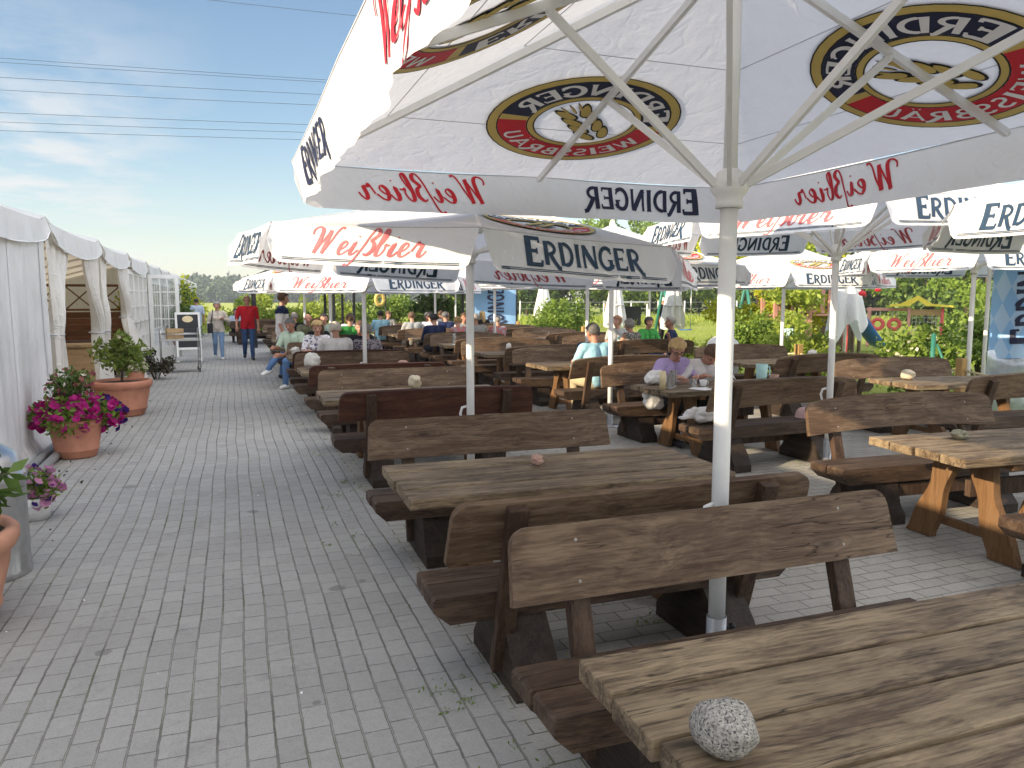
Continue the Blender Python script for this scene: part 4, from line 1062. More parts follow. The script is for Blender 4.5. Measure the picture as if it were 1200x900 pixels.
def finish_people():
    dg = bpy.context.evaluated_depsgraph_get()
    order = ['torso', 'neck', 'head', 'uarm', 'uarm2', 'farm', 'hand', 'thigh', 'shin', 'foot', 'foot2']
    for o, L in PEOPLE:
        me = bpy.data.meshes.new_from_object(o.evaluated_get(dg))
        n = len(me.vertices); co = np.empty(n * 3); me.vertices.foreach_get('co', co); co = co.reshape(-1, 3)
        no = np.empty(n * 3); me.vertices.foreach_get('normal', no); no = no.reshape(-1, 3)
        best = np.full(n, 9.0); lab = np.zeros(n, int)
        for p0, p1, r0, r1, t in L['seg']:
            a = np.array(p0); b = np.array(p1); d = b - a; l2 = max(1e-9, d @ d)
            tt = np.clip(((co - a) @ d) / l2, 0, 1); dist = np.linalg.norm(co - a - tt[:, None] * d, axis=1) - (r0 + (r1 - r0) * tt)
            q = dist < best; best[q] = dist[q]; lab[q] = order.index(t)
        npo = len(me.polygons); lt = np.empty(npo, int); me.polygons.foreach_get('loop_total', lt); lv = np.empty(lt.sum(), int); me.loops.foreach_get('vertex_index', lv)
        ls = np.empty(npo, int); me.polygons.foreach_get('loop_start', ls)
        fl = lab[lv[ls]]
        s = L['s']; V = Vector
        root = thing('person', L['label'], 'person', (L['x'], L['y'], L['z0']), L['rz'], L['group'])
        # body with fingers
        bb = MB(); bb.v = [tuple(c) for c in co]
        for i in range(npo): bb.f.append(tuple(lv[ls[i]:ls[i] + lt[i]])); bb.m.append(0); bb.sm.append(True)
        for (w, d, sx) in L['hands']:
            side = d.cross(V((0, 0, 1))); side = side.normalized() if side.length > .1 else V((1, 0, 0)); dn = side.cross(d)
            if dn.z > 0: dn = -dn
            for k, (off, ln) in enumerate(((-.026, .060), (-.009, .072), (.009, .067), (.026, .052))):
                p = w + d * .075 + side * off
                bb.tube([p, p + d * ln * .5 + dn * .008, p + d * ln * .8 + dn * .028, p + d * ln * .95 + dn * .045], [.0095, .009, .008, .006], 6)
            th = side * (-sx if side.x > 0 else sx)
            p = w + d * .03; bb.tube([p + th * .015, p + th * .045 + d * .02, p + th * .05 + d * .05 + dn * .012], [.011, .0105, .007], 6)
        bo = bb.build('body', L['skin'] or SK, root, fix=False); bo.scale = (s, s, s)
        def garment(name, tags, off, mt, extra=None):
            ids = [order.index(t) for t in tags]; sel = np.isin(fl, ids)
            if extra is not None: sel &= extra(co[lv[ls]])
            vid = np.unique(np.concatenate([lv[ls[i]:ls[i] + lt[i]] for i in np.nonzero(sel)[0]])) if sel.any() else []
            if len(vid) == 0: return
            mp = {v: k for k, v in enumerate(vid)}
            wob = np.array([mnoise.noise(Vector(co[v] * 9)) for v in vid])
            cc = co[vid] + no[vid] * (off + off * .5 * wob)[:, None]
            g = MB(); g.v = [tuple(c) for c in cc]
            for i in np.nonzero(sel)[0]: g.f.append(tuple(mp[v] for v in lv[ls[i]:ls[i] + lt[i]])); g.m.append(0); g.sm.append(True)
            q = g.build(name, mt, root, fix=False); q.scale = (s, s, s)
        st = ['torso', 'uarm'] + (['uarm2'] if L['sleeve'] > .45 else []) + (['farm'] if L['sleeve'] > .8 else [])
        if L['sleeve'] < .1: st = ['torso']
        P = np.array(L['P']); nk = np.array(L['neck'])
        hem = P[2] - (.06 if L['kind'] == 'sit' else .10)
        upv = np.array(L['rot'] @ V((0, 0, 1))); garment('shirt', st + ['neck'] + ([] if L['kind'] == 'sit' else ['thigh']), .016, CL[L['top']], lambda c: (c[:, 2] > hem) & ((c - P) @ upv < .512))
        if 'waiter' in L['label']: garment('yoke', ['torso', 'uarm'], .024, CL['navy'], lambda c: ((c - P) @ upv > .36) & ((c - P) @ upv < .50))
        garment('trousers', ['thigh', 'shin', 'torso'], .011, CL[L['legs']], lambda c: c[:, 2] < P[2] + .05)
        if L['kind'] != 'sit' or True:
            garment('shoe', ['foot'], .008, SHOE[L['shoes']]); garment('shoe', ['foot2'], .008, SHOE[L['shoes']])
        # hair
        if L['hair']:
            Hm, hd = L['Hm'], L['head']; hb = MB(); c0 = V((0, -.014, .032)); hs = L['hstyle']
            rx, ry, rz_ = {'short': (.094, .108, .102), 'curly': (.108, .118, .112), 'long': (.102, .114, .108), 'bob': (.106, .116, .110), 'bun': (.098, .110, .106)}[hs]
            m = 16; nn = 24; vs = []; keep = []
            for j in range(m + 1):
                ph = math.pi * j / m
                for k in range(nn):
                    t = 2 * math.pi * k / nn; d = V((math.sin(ph) * math.cos(t), math.sin(ph) * math.sin(t), math.cos(ph)))
                    q = 1 + (.18 if hs == 'curly' else .11) * mnoise.noise(d * (5.0 if hs == 'curly' else 3.6) + V((L['x'], L['y'], 0)))
                    v = V((d.x * rx * q, d.y * ry * q, d.z * rz_ * q)) + c0; vs.append(v)
            def okv(v):
                hl = -.085 if hs in ('long', 'bob') else (-.05 if hs == 'curly' else -.035)
                side_ok = v.z > hl + (.03 if v.y > -.02 else 0)
                front = v.y > .045 - (.02 if abs(v.x) > .07 else 0)
                if front: return v.z > .066
                if v.y > .01: return v.z > (.0 if hs in ('short',) else -.03)
                return side_ok
            fs = []
            for j in range(m):
                for k in range(nn):
                    k2 = (k + 1) % nn; f = (j * nn + k, (j + 1) * nn + k, (j + 1) * nn + k2, j * nn + k2)
                    if sum(okv(vs[i]) for i in f) >= 3: fs.append(f)
            hb.add([tuple(hd + Hm @ v) for v in vs], fs, 0, True)
            if hs == 'long':
                hb.tube([tuple(hd + Hm @ V((0, -.075, .0))), tuple(hd + Hm @ V((0, -.10, -.10))), tuple(hd + Hm @ V((0, -.09, -.22))), tuple(hd + Hm @ V((0, -.085, -.27)))], [.07, .078, .06, .02], 12)
                for sx in (-1, 1): hb.tube([tuple(hd + Hm @ V((sx * .085, -.02, .0))), tuple(hd + Hm @ V((sx * .09, -.02, -.10))), tuple(hd + Hm @ V((sx * .08, -.02, -.19)))], [.02, .028, .012], 8)
            if hs == 'bun': hb.ball(tuple(hd + Hm @ V((0, -.13, .05))), (.045, .04, .045), 10)
            q = hb.build('hair', HR[L['hair']], root, fix=False); q.scale = (s, s, s)
        Hm, hd = L['Hm'], L['head']
        eb = MB()
        for sx in (-1, 1):
            eb.ball(tuple(hd + Hm @ V((sx * .033, .071, .012))), (.013, .010, .008), 8)
        q = eb.build('eyes', M['ink'], root, fix=False); q.scale = (s, s, s)
        lp = MB(); lp.ball(tuple(hd + Hm @ V((0, .084, -.062))), (.022, .010, .008), 8); q = lp.build('mouth', LIP, root, fix=False); q.scale = (s, s, s)
        if L['glasses']:
            gb = MB()
            for sx in (-1, 1):
                gb.tube([tuple(hd + Hm @ V((sx * .036 + .024 * math.cos(t * .6283), .098, .012 + .018 * math.sin(t * .6283)))) for t in range(11)], .004, 5, 0, False)
                gb.tube([tuple(hd + Hm @ V((sx * .06, .096, .016))), tuple(hd + Hm @ V((sx * .094, .0, .018)))], .0035, 5)
            gb.tube([tuple(hd + Hm @ V((-.013, .098, .014))), tuple(hd + Hm @ V((.013, .098, .014)))], .0035, 5)
            q = gb.build('glasses', M['black'], root, fix=False); q.scale = (s, s, s)
        bpy.data.objects.remove(o); 

W = PI
person('grey-haired woman in a cream shirt and light jeans walking with a dark shoulder bag', -.36, 22.45, W + .05, 'cream', 'ldenim', 'grey', 'walk', 1.60, .03, -.25, 0, ('strap', 'swing'), .95, None, None, 'white', None, 'bob', False, 0, True)
person('man in a red polo shirt and dark jeans walking down the path', .41, 22.1, W + .02, 'red', 'ddenim', 'brown', 'walk', 1.76, .02, 0, 0, ('down', 'swing'), .5, None, None, 'dark', SK2, 'short', True)
person('young curly-haired waiter in a white and navy shirt standing among the tables', .98, 16.75, -PI / 2 - .15, 'white', 'denim', 'brown', 'stand', 1.82, .03, .1, .1, ('down', 'down'), .5, None, None, 'dark', None, 'curly')
person('dark-haired person in light blue standing by the tent at the far end of the path', -1.28, 33.0, .2, 'skyb', 'skyb', 'dark', 'stand', 1.68, .03, 0, 0, ('down', 'down'), .5, None, None, 'white', None, 'short')
person('guest in light blue seated far behind the woman with the shoulder bag', .15, 31.4, W, 'skyb', 'dark', 'dark', 'sit', 1.66, .1, 0, 0, ('table', 'table'), .6, None, None, 'dark', None, 'bob', False, 0, True)
# guests along the path
person('man in a mint polo shirt and jeans sitting sideways on a bench end', 1.12, 15.0, PI * .75, 'mint', 'denim', 'dgrey', 'sit', 1.76, .18, .2, .25, ('lap', 'table'), .5, None,
       [((-.12, .42, .50), (-.10, .42, .09)), ((.06, .45, .60), (.13, .60, .37), (.3, 1, -.35))], 'white', SK2, 'short')
person('long-haired person in black sitting behind the man in mint', 1.62, 15.6, .3, 'black', 'dark', 'brown', 'sit', 1.66, .1, .5, .1, ('lap', 'table'), .6, None, None, 'dark', None, 'long', False, 0, True)
person('blonde woman in a white floral blouse facing the camera', 1.42, 13.98, W - .2, 'floral', 'dark', 'blond', 'sit', 1.68, .16, .2, .15, ('table', 'table'), .5, None, None, 'dark', None, 'curly', False, 0, True)
person('white-haired guest in a white shirt seen from behind', 1.55, 12.35, .1, 'white', 'dark', 'white', 'sit', 1.72, .12, -.1, .1, ('table', 'table'), .6, None, None, 'dark', None, 'short', False, 0, False)
person('grey curly-haired woman in a grey floral blouse seen from behind', 2.05, 12.5, -.15, 'floral2', 'dark', 'grey', 'sit', 1.62, .14, .3, .1, ('table', 'table'), .5, None, None, 'dark', None, 'curly', False, 0, True)
person('bald man behind the pole beyond the white-haired guests', 1.72, 19.1, W, 'olive', 'dark', None, 'sit', 1.72, .1, 0, .1, ('table', 'table'), .6, None, None, 'dark', SK2)
person('guest in a dark top facing the white-haired guests', 2.15, 13.95, W + .1, 'black', 'dark', 'brown', 'sit', 1.66, .15, -.3, .1, ('table', 'table'), .9, None, None, 'dark', None, 'short')
# middle row
person('man in a pale blue shirt and khaki trousers seen from behind', 4.72, 9.50, .12, 'paleblue', 'khaki', 'dgrey', 'sit', 1.78, .16, .25, .12, ('table', 'table'), .6, None, None, 'dark', SK2, 'short')
person('dark-haired child in navy sitting opposite the man in pale blue', 5.36, 11.15, W, 'navy', 'dark', 'dark', 'sit', 1.50, .2, .4, .4, ('table', 'table'), .6, None, None, 'dark', None, 'short')
person('blonde woman with dark glasses in a lavender sweater bending over the table', 4.72, 7.84, W + .1, 'lav', 'dark', 'blond', 'sit', 1.72, .52, -.35, .25, ((-.16, .46, .77), (.16, .44, .77)), .95, None, None, 'dark', SK, 'bob', True, 0, True, .010)
person('person in a white T-shirt with head bowed over the table', 5.18, 7.86, W - .1, 'white', 'dark', 'brown', 'sit', 1.72, .62, 0, .55, ((-.18, .44, .77), (.18, .46, .77)), .5, None, None, 'dark', SK, 'short', False, 0, False, .010)
person('woman in a coral striped top seen from behind', 5.98, 17.35, .1, 'coral', 'dark', 'grey', 'sit', 1.62, .12, 0, .1, ('table', 'table'), .5, None, None, 'dark', None, 'short', False, 0, True)
person('grey-haired man in a grey shirt next to the woman in coral, seen from behind', 5.42, 17.32, -.1, 'grey', 'khaki', 'grey', 'sit', 1.74, .14, .2, .1, ('table', 'table'), .6, None, None, 'dark', SK2, 'short')
person('bare-shouldered woman leaning over the table left of the man in grey', 5.0, 17.3, 0, 'coral', 'dark', 'blond', 'sit', 1.64, .28, 0, .2, ('table', 'table'), .05, None, None, 'dark', None, 'bun', False, 0, True)
person('person facing the camera across from the man in grey', 5.55, 18.85, W, 'grey', 'dark', 'brown', 'sit', 1.72, .08, 0, .05, ('table', 'table'), .5, None, None, 'dark', SK2, 'short')
# right-hand table with the mint pitcher
person('grey-blonde woman in a black and white patterned top seen from behind', 7.18, 12.98, .25, 'patt', 'dark', 'grey', 'sit', 1.66, .12, .3, .1, ('table', 'table'), .05, None, None, 'dark', None, 'bob', False, 0, True)
person('auburn-haired woman in a grey top looking to the right', 7.72, 14.62, W - .6, 'grey', 'dark', 'red', 'sit', 1.70, .05, -.5, 0, ('table', 'table'), .5, None, None, 'dark', None, 'bob', False, 0, True)
person('dark-haired woman in a bright green top facing the camera', 8.42, 14.62, W, 'green', 'dark', 'dark', 'sit', 1.64, .10, .15, .05, ('table', 'table'), .6, None, None, 'dark', SK2, 'bob', False, 0, True)
person('grey-haired man in navy with one arm stretched along the backrest', 8.05, 13.02, .9, 'navy', 'ddenim', 'grey', 'sit', 1.76, .02, .3, 0, ((-.62, -.02, .95, (0, -.2, -1)), 'lap'), .5, None, None, 'dark', SK2, 'short')
person('bald man in black standing on the lawn behind the woman in green', 15.3, 25.5, W + .5, 'black', 'dark', 'white', 'stand', 1.74, .08, .2, .2, ('down', 'down'), .5, None, None, 'dark', SK2, 'short')
# back tables
back = [(2.10, 19.05, W, 'sage', 'dark', 'seated guest in sage green at a far table, wearing a dark cap of hair', 0), (2.5, 17.45, .1, 'green', 'brown', 'seated guest in a green top far back in the row beside the path', 0), (2.72, 18.95, W, 'white', 'dark', 'dark-haired guest in white behind the guest in green', 0),
        (1.5, 20.2, .1, 'black', 'grey', 'guest in black with grey hair at a far table by the path', 0), (4.45, 19.80, .1, 'grey', 'brown', 'guest in a checked grey shirt seen from behind at the far middle tables', 0),
        (4.95, 19.85, 0, 'white', 'dark', 'guest in white left of the two guests in navy', 0), (4.42, 17.3, .05, 'navy', 'dark', 'broad man in navy seen from behind, left one of the two in navy', 0), (5.2, 21.35, W, 'floral2', 'white', 'white-haired guest facing the camera between the two men in navy', 1),
        (5.35, 19.82, -.05, 'navy', 'dgrey', 'man in navy seen from behind, right one of the two in navy', 0), (5.75, 21.4, W, 'cream', 'blond', 'fair-haired guest in cream facing the camera at a far middle table', 1), (5.9, 22.42, 0, 'white', 'brown', 'brown-haired man in a white T-shirt seen from behind far back', 0),
        (7.3, 22.65, 0, 'black', 'blond', 'long-haired blonde woman in black seen from behind in front of the dark shrub', 1), (4.1, 22.4, 0, 'paleblue', 'dark', 'guest in pale blue at the last table of the middle row', 0), (4.6, 24.05, W, 'patt', 'brown', 'guest in a patterned top facing the camera at the last middle table', 1)]
for (x, y, rz, tp, hr, lb, fem) in back:
    person(lb, x, y, rz, tp, 'dark', hr, 'sit', 1.66 if fem else 1.75, .12, rnd.uniform(-.4, .4), .1, ('table', 'table'), .5, None, None, 'dark', None, 'long' if (fem and hr == 'blond') else ('bob' if fem else 'short'), False, 0, bool(fem), .016)
finish_people()
b = MB(); b.tube([(-.47, 22.22, 1.36), (-.50, 22.24, 1.10), (-.53, 22.26, .98)], .012, 6); b.box((-.55, 22.28, .86), (.14, .26, .26), 0, None, .03)
tag(b.build('shoulder_bag', M['black']), 'dark shoulder bag carried by the woman in the cream shirt', 'bag')
# ------------------------------------------------------------------ things on tables and benches
TT = .7003
def stone(x, y, z, r, m, label, jit=.55, g=None):
    b = MB(); b.ball((0, 0, 0), r, 26, 0, Matrix.Rotation(rnd.uniform(0, 3), 3, 'Z'), jit)
    mz = min(v[2] for v in b.v); o = b.build('stone', m); o.location = (x, y, z - mz - .002); tag(o, label, 'stone', g or 'stones weighing down the tables'); return o
m_gran, t_, b_ = mat('granite'); k = NT(t_); co = k.n('ShaderNodeTexCoord').outputs['Object']
vo = k.n('ShaderNodeTexVoronoi', {'Vector': co, 'Scale': 190.0}); f1 = k.noise(co, 130, 5, .8)
c_ = k.mix(k.ramp(f1, [(.40, 0.0), (.58, 1.0)]), c4((.15, .14, .125)), c4((.40, .375, .33)))
c_ = k.mix(k.ramp(k.noise(co, 170, 2, .5), [(.57, 0.0), (.62, 1.0)]), c_, c4((.05, .05, .05)))
k.link(c_, b_.inputs['Base Color']); b_.inputs['Roughness'].default_value = .8
bp = k.n('ShaderNodeBump', {'Height': f1, 'Strength': .12, 'Distance': .002}); k.link(bp.outputs[0], b_.inputs['Normal'])
m_pst = plain('pink_stone', (.46, .29, .23), .85, 0, .25, 60, .15); m_gst = plain('grey_green_stone', (.24, .23, .16), .9, 0, .35, 50, .2); m_cst = plain('cream_stone', (.60, .52, .38), .8, 0, .12, 30, .1)
m_wst = plain('white_stone', (.62, .60, .55), .8, 0, .12, 30, .1)
stone(.935, 1.27, TT, (.076, .060, .056), m_gran, 'rounded speckled granite stone on the foreground table', .22)
stone(1.62, 4.03, TT, (.042, .034, .026), m_pst, 'small pinkish stone on the second table from the camera')
stone(4.62, 3.80, TT, (.075, .052, .028), m_gst, 'flat grey-green stone on the table with the orange curved legs', .5)
stone(7.45, 6.85, TT, (.085, .07, .06), m_cst, 'cream egg-shaped stone on the table by the rope fence', .2)
stone(8.55, 9.7, TT, (.085, .075, .075), m_wst, 'pale dome-shaped stone on the table behind the woman in lavender', .2)
stone(1.80, 7.95, TT, (.08, .06, .065), m_cst, 'cream wedge-shaped stone on the table past the aisle', .4)
stone(1.02, 10.75, TT, (.12, .09, .10), m_wst, 'large white lump of stone on the near-left end of a table beside the path', .35)
stone(.98, 13.2, TT, (.09, .075, .065), m_wst, 'white stone beside the man in mint')
stone(4.58, 12.75, TT, (.05, .05, .08), m_wst, 'small upright white stone on a middle table', .3)
stone(2.2, 10.4, TT, (.09, .06, .05), m_pst, 'pinkish stone behind the bench with the knot', .4)

def vessel(name, label, cat, x, y, z, prof, m, group=None, n=18, fill=None):
    t = thing(name, label, cat, (x, y, z), 0, group)
    b = MB(); b.lathe(prof, n); b.build('wall', m, t)
    if fill: q = MB(); q.lathe(fill[0], n); q.build('content', fill[1], t)
    return t
t = thing('candle', 'tall cream pillar candle on the table of the woman in lavender', 'candle', (4.22, 6.98, TT))
b = MB(); b.lathe([(0, 0), (.034, 0), (.034, .19), (.028, .196), (0, .192)], 20); b.build('wax', M['cream'], t)
b = MB(); b.tube([(0, 0, .19), (.003, 0, .212)], .002, 5); b.build('wick', M['black'], t)
gl = [(.0, .004), (.030, .004), (.033, .0), (.036, .01), (.041, .15), (.038, .15), (.033, .014), (0, .012)]
vessel('glass', 'tall empty glass beside the candle', 'glass', 4.36, 7.06, TT, gl, M['glass'], 'drinking glasses')
vessel('glass', 'tall glass in front of the woman in lavender', 'glass', 4.47, 7.18, TT, [(r * 1.05, z * 1.2) for r, z in gl], M['glass'], 'drinking glasses')
vessel('glass', 'low tumbler near the elbow of the woman in lavender', 'glass', 4.62, 7.02, TT, [(r * 1.1, z * .65) for r, z in gl], M['glass'], 'drinking glasses')
vessel('beer_glass', 'tall beer glass standing on a middle table farther back', 'glass', 4.30, 15.3, TT, [(0, .004), (.028, .004), (.03, 0), (.027, .05), (.038, .18), (.034, .24), (.031, .24), (.034, .18), (.024, .05), (0, .02)], M['glass'], 'drinking glasses')
t = thing('cup', 'white coffee cup in front of the bowed person in white', 'cup', (4.80, 7.10, TT))
b = MB(); b.lathe([(0, .004), (.028, 0), (.03, .01), (.044, .07), (.041, .07), (.027, .012), (0, .01)], 18); b.build('wall', M['white'], t)
b = MB(); b.tube([(.04, 0, .055), (.065, 0, .05), (.062, 0, .025), (.036, 0, .022)], .005, 6); b.build('handle', M['white'], t)
b = MB(); b.grid(lambda u, v: (.30 * (u - .5), .21 * (v - .5), .004 + .012 * math.sin(u * 5) * math.sin(v * 4) ** 2), 10, 8); o = b.build('paper_napkin', M['paper']); o.location = (4.68, 6.90, TT); o.rotation_euler = (0, 0, .4)
tag(o, 'crumpled white paper napkin beside the coffee cup', 'napkin')
b = MB(); b.box((0, 0, .009), (.42, .3, .016), 0, None, .004); o = b.build('menu', M['paper']); o.location = (5.35, 7.12, TT); tag(o, 'flat white menu under the hands of the bowed person in white', 'menu')
def lump(name, label, cat, x, y, z, parts, m, jit=.5):
    b = MB()
    for (dx, dy, dz, r) in parts: b.ball((dx, dy, dz), r, 20, 0, None, jit)
    mz = min(v[2] for v in b.v); o = b.build(name, m); md = o.modifiers.new('r', 'REMESH'); md.mode = 'VOXEL'; md.voxel_size = .012; md.use_smooth_shade = True
    o.location = (x, y, z - mz - .002); return tag(o, label, cat)
lump('towel', 'heap of white cloth on the corner of the table of the woman in lavender', 'cloth', 4.44, 7.42, TT, [(0, 0, .05, (.12, .09, .05)), (-.09, .02, .06, (.07, .07, .055)), (.09, -.03, .045, (.08, .06, .045)), (-.03, .02, .10, (.10, .07, .05)), (-.13, -.03, .045, (.055, .055, .045))], M['cottonwhite'], .45)
lump('carrier_bag', 'white knotted carrier bag on the bench in front of the woman in lavender', 'bag', 4.36, 6.42, .422, [(0, 0, .07, (.16, .12, .075)), (.12, 0, .05, (.13, .10, .055)), (-.13, .02, .08, (.08, .06, .045)), (-.21, .0, .055, (.09, .03, .022)), (-.10, .0, .12, (.05, .035, .03))], M['cottonwhite'], .4)
lump('hanging_bag', 'white bag hanging below the corner of the table of the woman in lavender', 'bag', 4.30, 7.30, .44, [(0, 0, .09, (.13, .06, .085)), (-.03, 0, .16, (.11, .05, .06)), (.06, .01, .05, (.08, .05, .05))], M['cottonwhite'], .15)
t = thing('cap', 'pale pink baseball cap on the bench seat behind the big pole', 'cap', (5.58, 6.40, .4215), -.3)
b = MB(); b.lathe([(0, .105), (.03, .104), (.06, .095), (.085, .07), (.097, .03), (.10, 0)], 22); b.build('crown', shirt('pink_cap_cloth', (.70, .47, .45)), t)
b = MB(); b.grid(lambda u, v: ((.08 + .10 * v) * math.cos(R_(-60 + 120 * u)) + .0, (.098 + .01 * v) * math.sin(R_(-60 + 120 * u)) * (1 - .15 * v), .012 - .02 * v * v + .012 * math.cos(R_(-60 + 120 * u))), 14, 5); b.build('peak', bpy.data.materials['pink_cap_cloth'], t)
pit = [(0, .004), (.05, 0), (.055, .01), (.068, .20), (.065, .20), (.05, .014), (0, .012)]
for lb, x, y in (('mint-green plastic pitcher on the table of the woman in grey', 7.25, 13.6), ('mint-green plastic pitcher on the table of the bowed person in white', 5.72, 7.3), ('mint-green plastic pitcher by the white-haired guests', 2.10, 12.95)):
    t = thing('pitcher', lb, 'pitcher', (x, y, TT), 0, 'mint pitchers')
    b = MB(); b.lathe(pit, 18); b.build('wall', M['mint'], t)
    b = MB(); b.tube([(.064, 0, .17), (.11, 0, .165), (.115, 0, .08), (.058, 0, .05)], .008, 6); b.build('handle', M['mint'], t)
for lb, x, y, m in (('small pink bowl on the table behind the big pole', 5.85, 7.25, m_pst), ('cream paper cup beside the lit parasol pole by the path', 2.36, 13.0, M['cream']), ('small white jar on the far table by the waiter', 1.0, 18.3, M['paper']), ('green and white flower tub on the right-hand bench', 8.45, 8.95, M['l_mid'])):
    z = .4215 if 'bench' in lb else TT
    vessel('bowl' if 'bowl' in lb else ('tub' if 'tub' in lb else 'cup'), lb, 'bowl' if 'bowl' in lb else ('tub' if 'tub' in lb else 'cup'), x, y, z, [(0, .004), (.045, 0), (.06, .08), (.056, .08), (.04, .012), (0, .01)], m)
rg_ = random.Random(9)
for i, (x, y) in enumerate(((1.2, 18.4), (2.2, 15.6), (4.6, 18.2), (5.3, 18.0), (4.4, 20.6), (5.2, 20.7), (5.7, 20.5), (1.6, 21.1), (2.3, 18.2), (7.2, 17.2))):
    vessel('beer_glass', 'glass of beer on a far table, ' + ['by the waiter', 'behind the man in mint', 'left in front of the people in coral', 'right in front of the people in coral', 'left among the guests in navy', 'between the guests in navy', 'right among the guests in navy', 'in front of the far guest in black', 'in front of the guest in green', 'on an empty right-hand table'][i], 'glass', x, y, TT,
           [(0, .004), (.03, 0), (.036, .16), (.034, .16), (.028, .012), (0, .01)], M['glass'], 'beer glasses', 14, ([(0, .012), (.027, .012), (.032, .13), (0, .13)], plain('beer', (.45, .22, .03), .2)))

# ------------------------------------------------------------------ leaves and flowers
def leafmesh(name, pts, size, m, parent=None, seed=1, asp=.55, fold=.0, up=.25):
    """one small folded leaf at every point"""
    r = np.random.default_rng(seed); P = np.asarray(pts, float); n = len(P)
    d = r.normal(size=(n, 3)); d[:, 2] += up; d /= np.linalg.norm(d, axis=1)[:, None]
    e = r.normal(size=(n, 3)); e -= (e * d).sum(1)[:, None] * d; e /= np.linalg.norm(e, axis=1)[:, None]
    s = size * r.uniform(.6, 1.35, n)[:, None]; nn = np.cross(d, e)
    a = P; b = P + d * s * .5 + e * s * asp * .5 + nn * s * .08; c = P + d * s; f = P + d * s * .5 - e * s * asp * .5 + nn * s * .08
    vs = np.stack([a, b, c, f], 1).reshape(-1, 3)
    me = bpy.data.meshes.new(name); me.vertices.add(4 * n); me.vertices.foreach_set('co', vs.ravel())
    me.loops.add(4 * n); me.loops.foreach_set('vertex_index', np.arange(4 * n)); me.polygons.add(n)
    me.polygons.foreach_set('loop_start', np.arange(0, 4 * n, 4)); me.update(calc_edges=True); me.validate()
    me.materials.append(m); o = bpy.data.objects.new(name, me); C.objects.link(o)
    if parent is not None: o.parent = parent
    return o
def cloud(seed, blobs, n, shell=.55):
    """points in a union of ellipsoid clumps, denser towards their skins"""
    r = np.random.default_rng(seed); out = []
    w = np.array([b[3] * b[4] * b[5] for b in blobs]) ** .7; w /= w.sum()
    for b, k in zip(blobs, r.multinomial(n, w)):
        d = r.normal(size=(k, 3)); d /= np.linalg.norm(d, axis=1)[:, None]
        rad = (shell + (1 - shell) * r.random(k)) * (1 + .18 * np.sin(d[:, 0] * 7 + b[0] * 3) * np.sin(d[:, 2] * 6 + b[1]))
        out.append(np.array(b[:3]) + d * rad[:, None] * np.array(b[3:6]))
    return np.concatenate(out)
def tree(name, label, cat, x, y, h, cw, m, n, leaf, seed, trunk_h=.35, group=None, nb=22, tr=.12, pine=False, asp=.6):
    r = random.Random(seed); t = thing(name, label, cat, (x, y, 0), 0, group); blobs = []
    b = MB()
    pts = [(0, 0, 0), (r.uniform(-.1, .1) * cw, 0, h * .4), (r.uniform(-.1, .1) * cw, r.uniform(-.1, .1) * cw, h * .85)]
    b.tube([pts[0], pts[1], pts[2]], [tr, tr * .7, tr * .2], 8)
    for i in range(nb):
        f = r.random()
        if pine: z = h * (.12 + .86 * f); rr = cw * (1 - f) * .9 + .1
        else: z = h * (trunk_h + (1 - trunk_h) * f); rr = cw * (.5 + .5 * math.sin(math.pi * min(1, .25 + f * .75)))
        a = r.uniform(0, 6.28); d = rr * math.sqrt(r.random()) * .75
        s = cw * r.uniform(.22, .42) * (1 - .45 * f if pine else 1)
        blobs.append((d * math.cos(a), d * math.sin(a), min(z, h - s * .5), s, s, s * r.uniform(.55, .85)))
        if i % 3 == 0 and not pine: b.tube([(pts[1][0], pts[1][1], h * (trunk_h * .8)), (d * math.cos(a) * .6, d * math.sin(a) * .6, z * .8), (d * math.cos(a), d * math.sin(a), z)], [tr * .4, tr * .25, tr * .08], 6)
    b.build('trunk', M['trunk'], t)
    leafmesh('crown', cloud(seed, blobs, n), leaf, m, t, seed, asp)
    return t
def shrub(name, label, cat, x, y, h, w, m, n, leaf, seed, group=None, stems=7, d=None, asp=.5):
    r = random.Random(seed); t = thing(name, label, cat, (x, y, 0), 0, group); d = d or w; blobs = []; b = MB()
    for i in range(stems * 2):
        a = r.uniform(0, 6.28); q = math.sqrt(r.random()); px, py = w * .42 * q * math.cos(a), d * .42 * q * math.sin(a); z = h * r.uniform(.35, .88) * (1 - .25 * q)
        s = r.uniform(.16, .27) * min(w, h * 1.3); blobs.append((px, py, z, s, s, s * .95))
        if i < stems: b.tube([(px * .2, py * .2, 0), (px * .6, py * .6, z * .5), (px, py, z)], [.02 * h, .013 * h, .004 * h], 5)
    for i in range(stems): # shoots sticking out of the crown
        a = r.uniform(0, 6.28); blobs.append((w * .38 * math.cos(a) * r.random(), d * .38 * math.sin(a) * r.random(), h * r.uniform(.82, .98), .06 * w, .06 * w, .16 * h))
    b.build('stems', M['trunk'], t); leafmesh('foliage', cloud(seed, blobs, n, .35), leaf, m, t, seed, asp); return t
def blossoms(name, pts, size, m, parent, seed):
    """five-petalled open flowers"""
    r = np.random.default_rng(seed); b = MB()
    for p in pts:
        d = Vector(r.normal(size=3)); d.z = abs(d.z) + .3; d.normalize(); a = d.orthogonal().normalized(); c = d.cross(a); s = size * r.uniform(.75, 1.2); n = 10
        vs = [Vector(p) - d * s * .25] + [Vector(p) + (a * math.cos(6.283 * k / n) + c * math.sin(6.283 * k / n)) * s * (.55 if k % 2 else .47) + d * s * (.1 if k % 2 else .0) for k in range(n)]
        b.add(vs, [(0, 1 + k, 1 + (k + 1) % n) for k in range(n)], 0, False)
    return b.build(name, m, parent, fix=False)
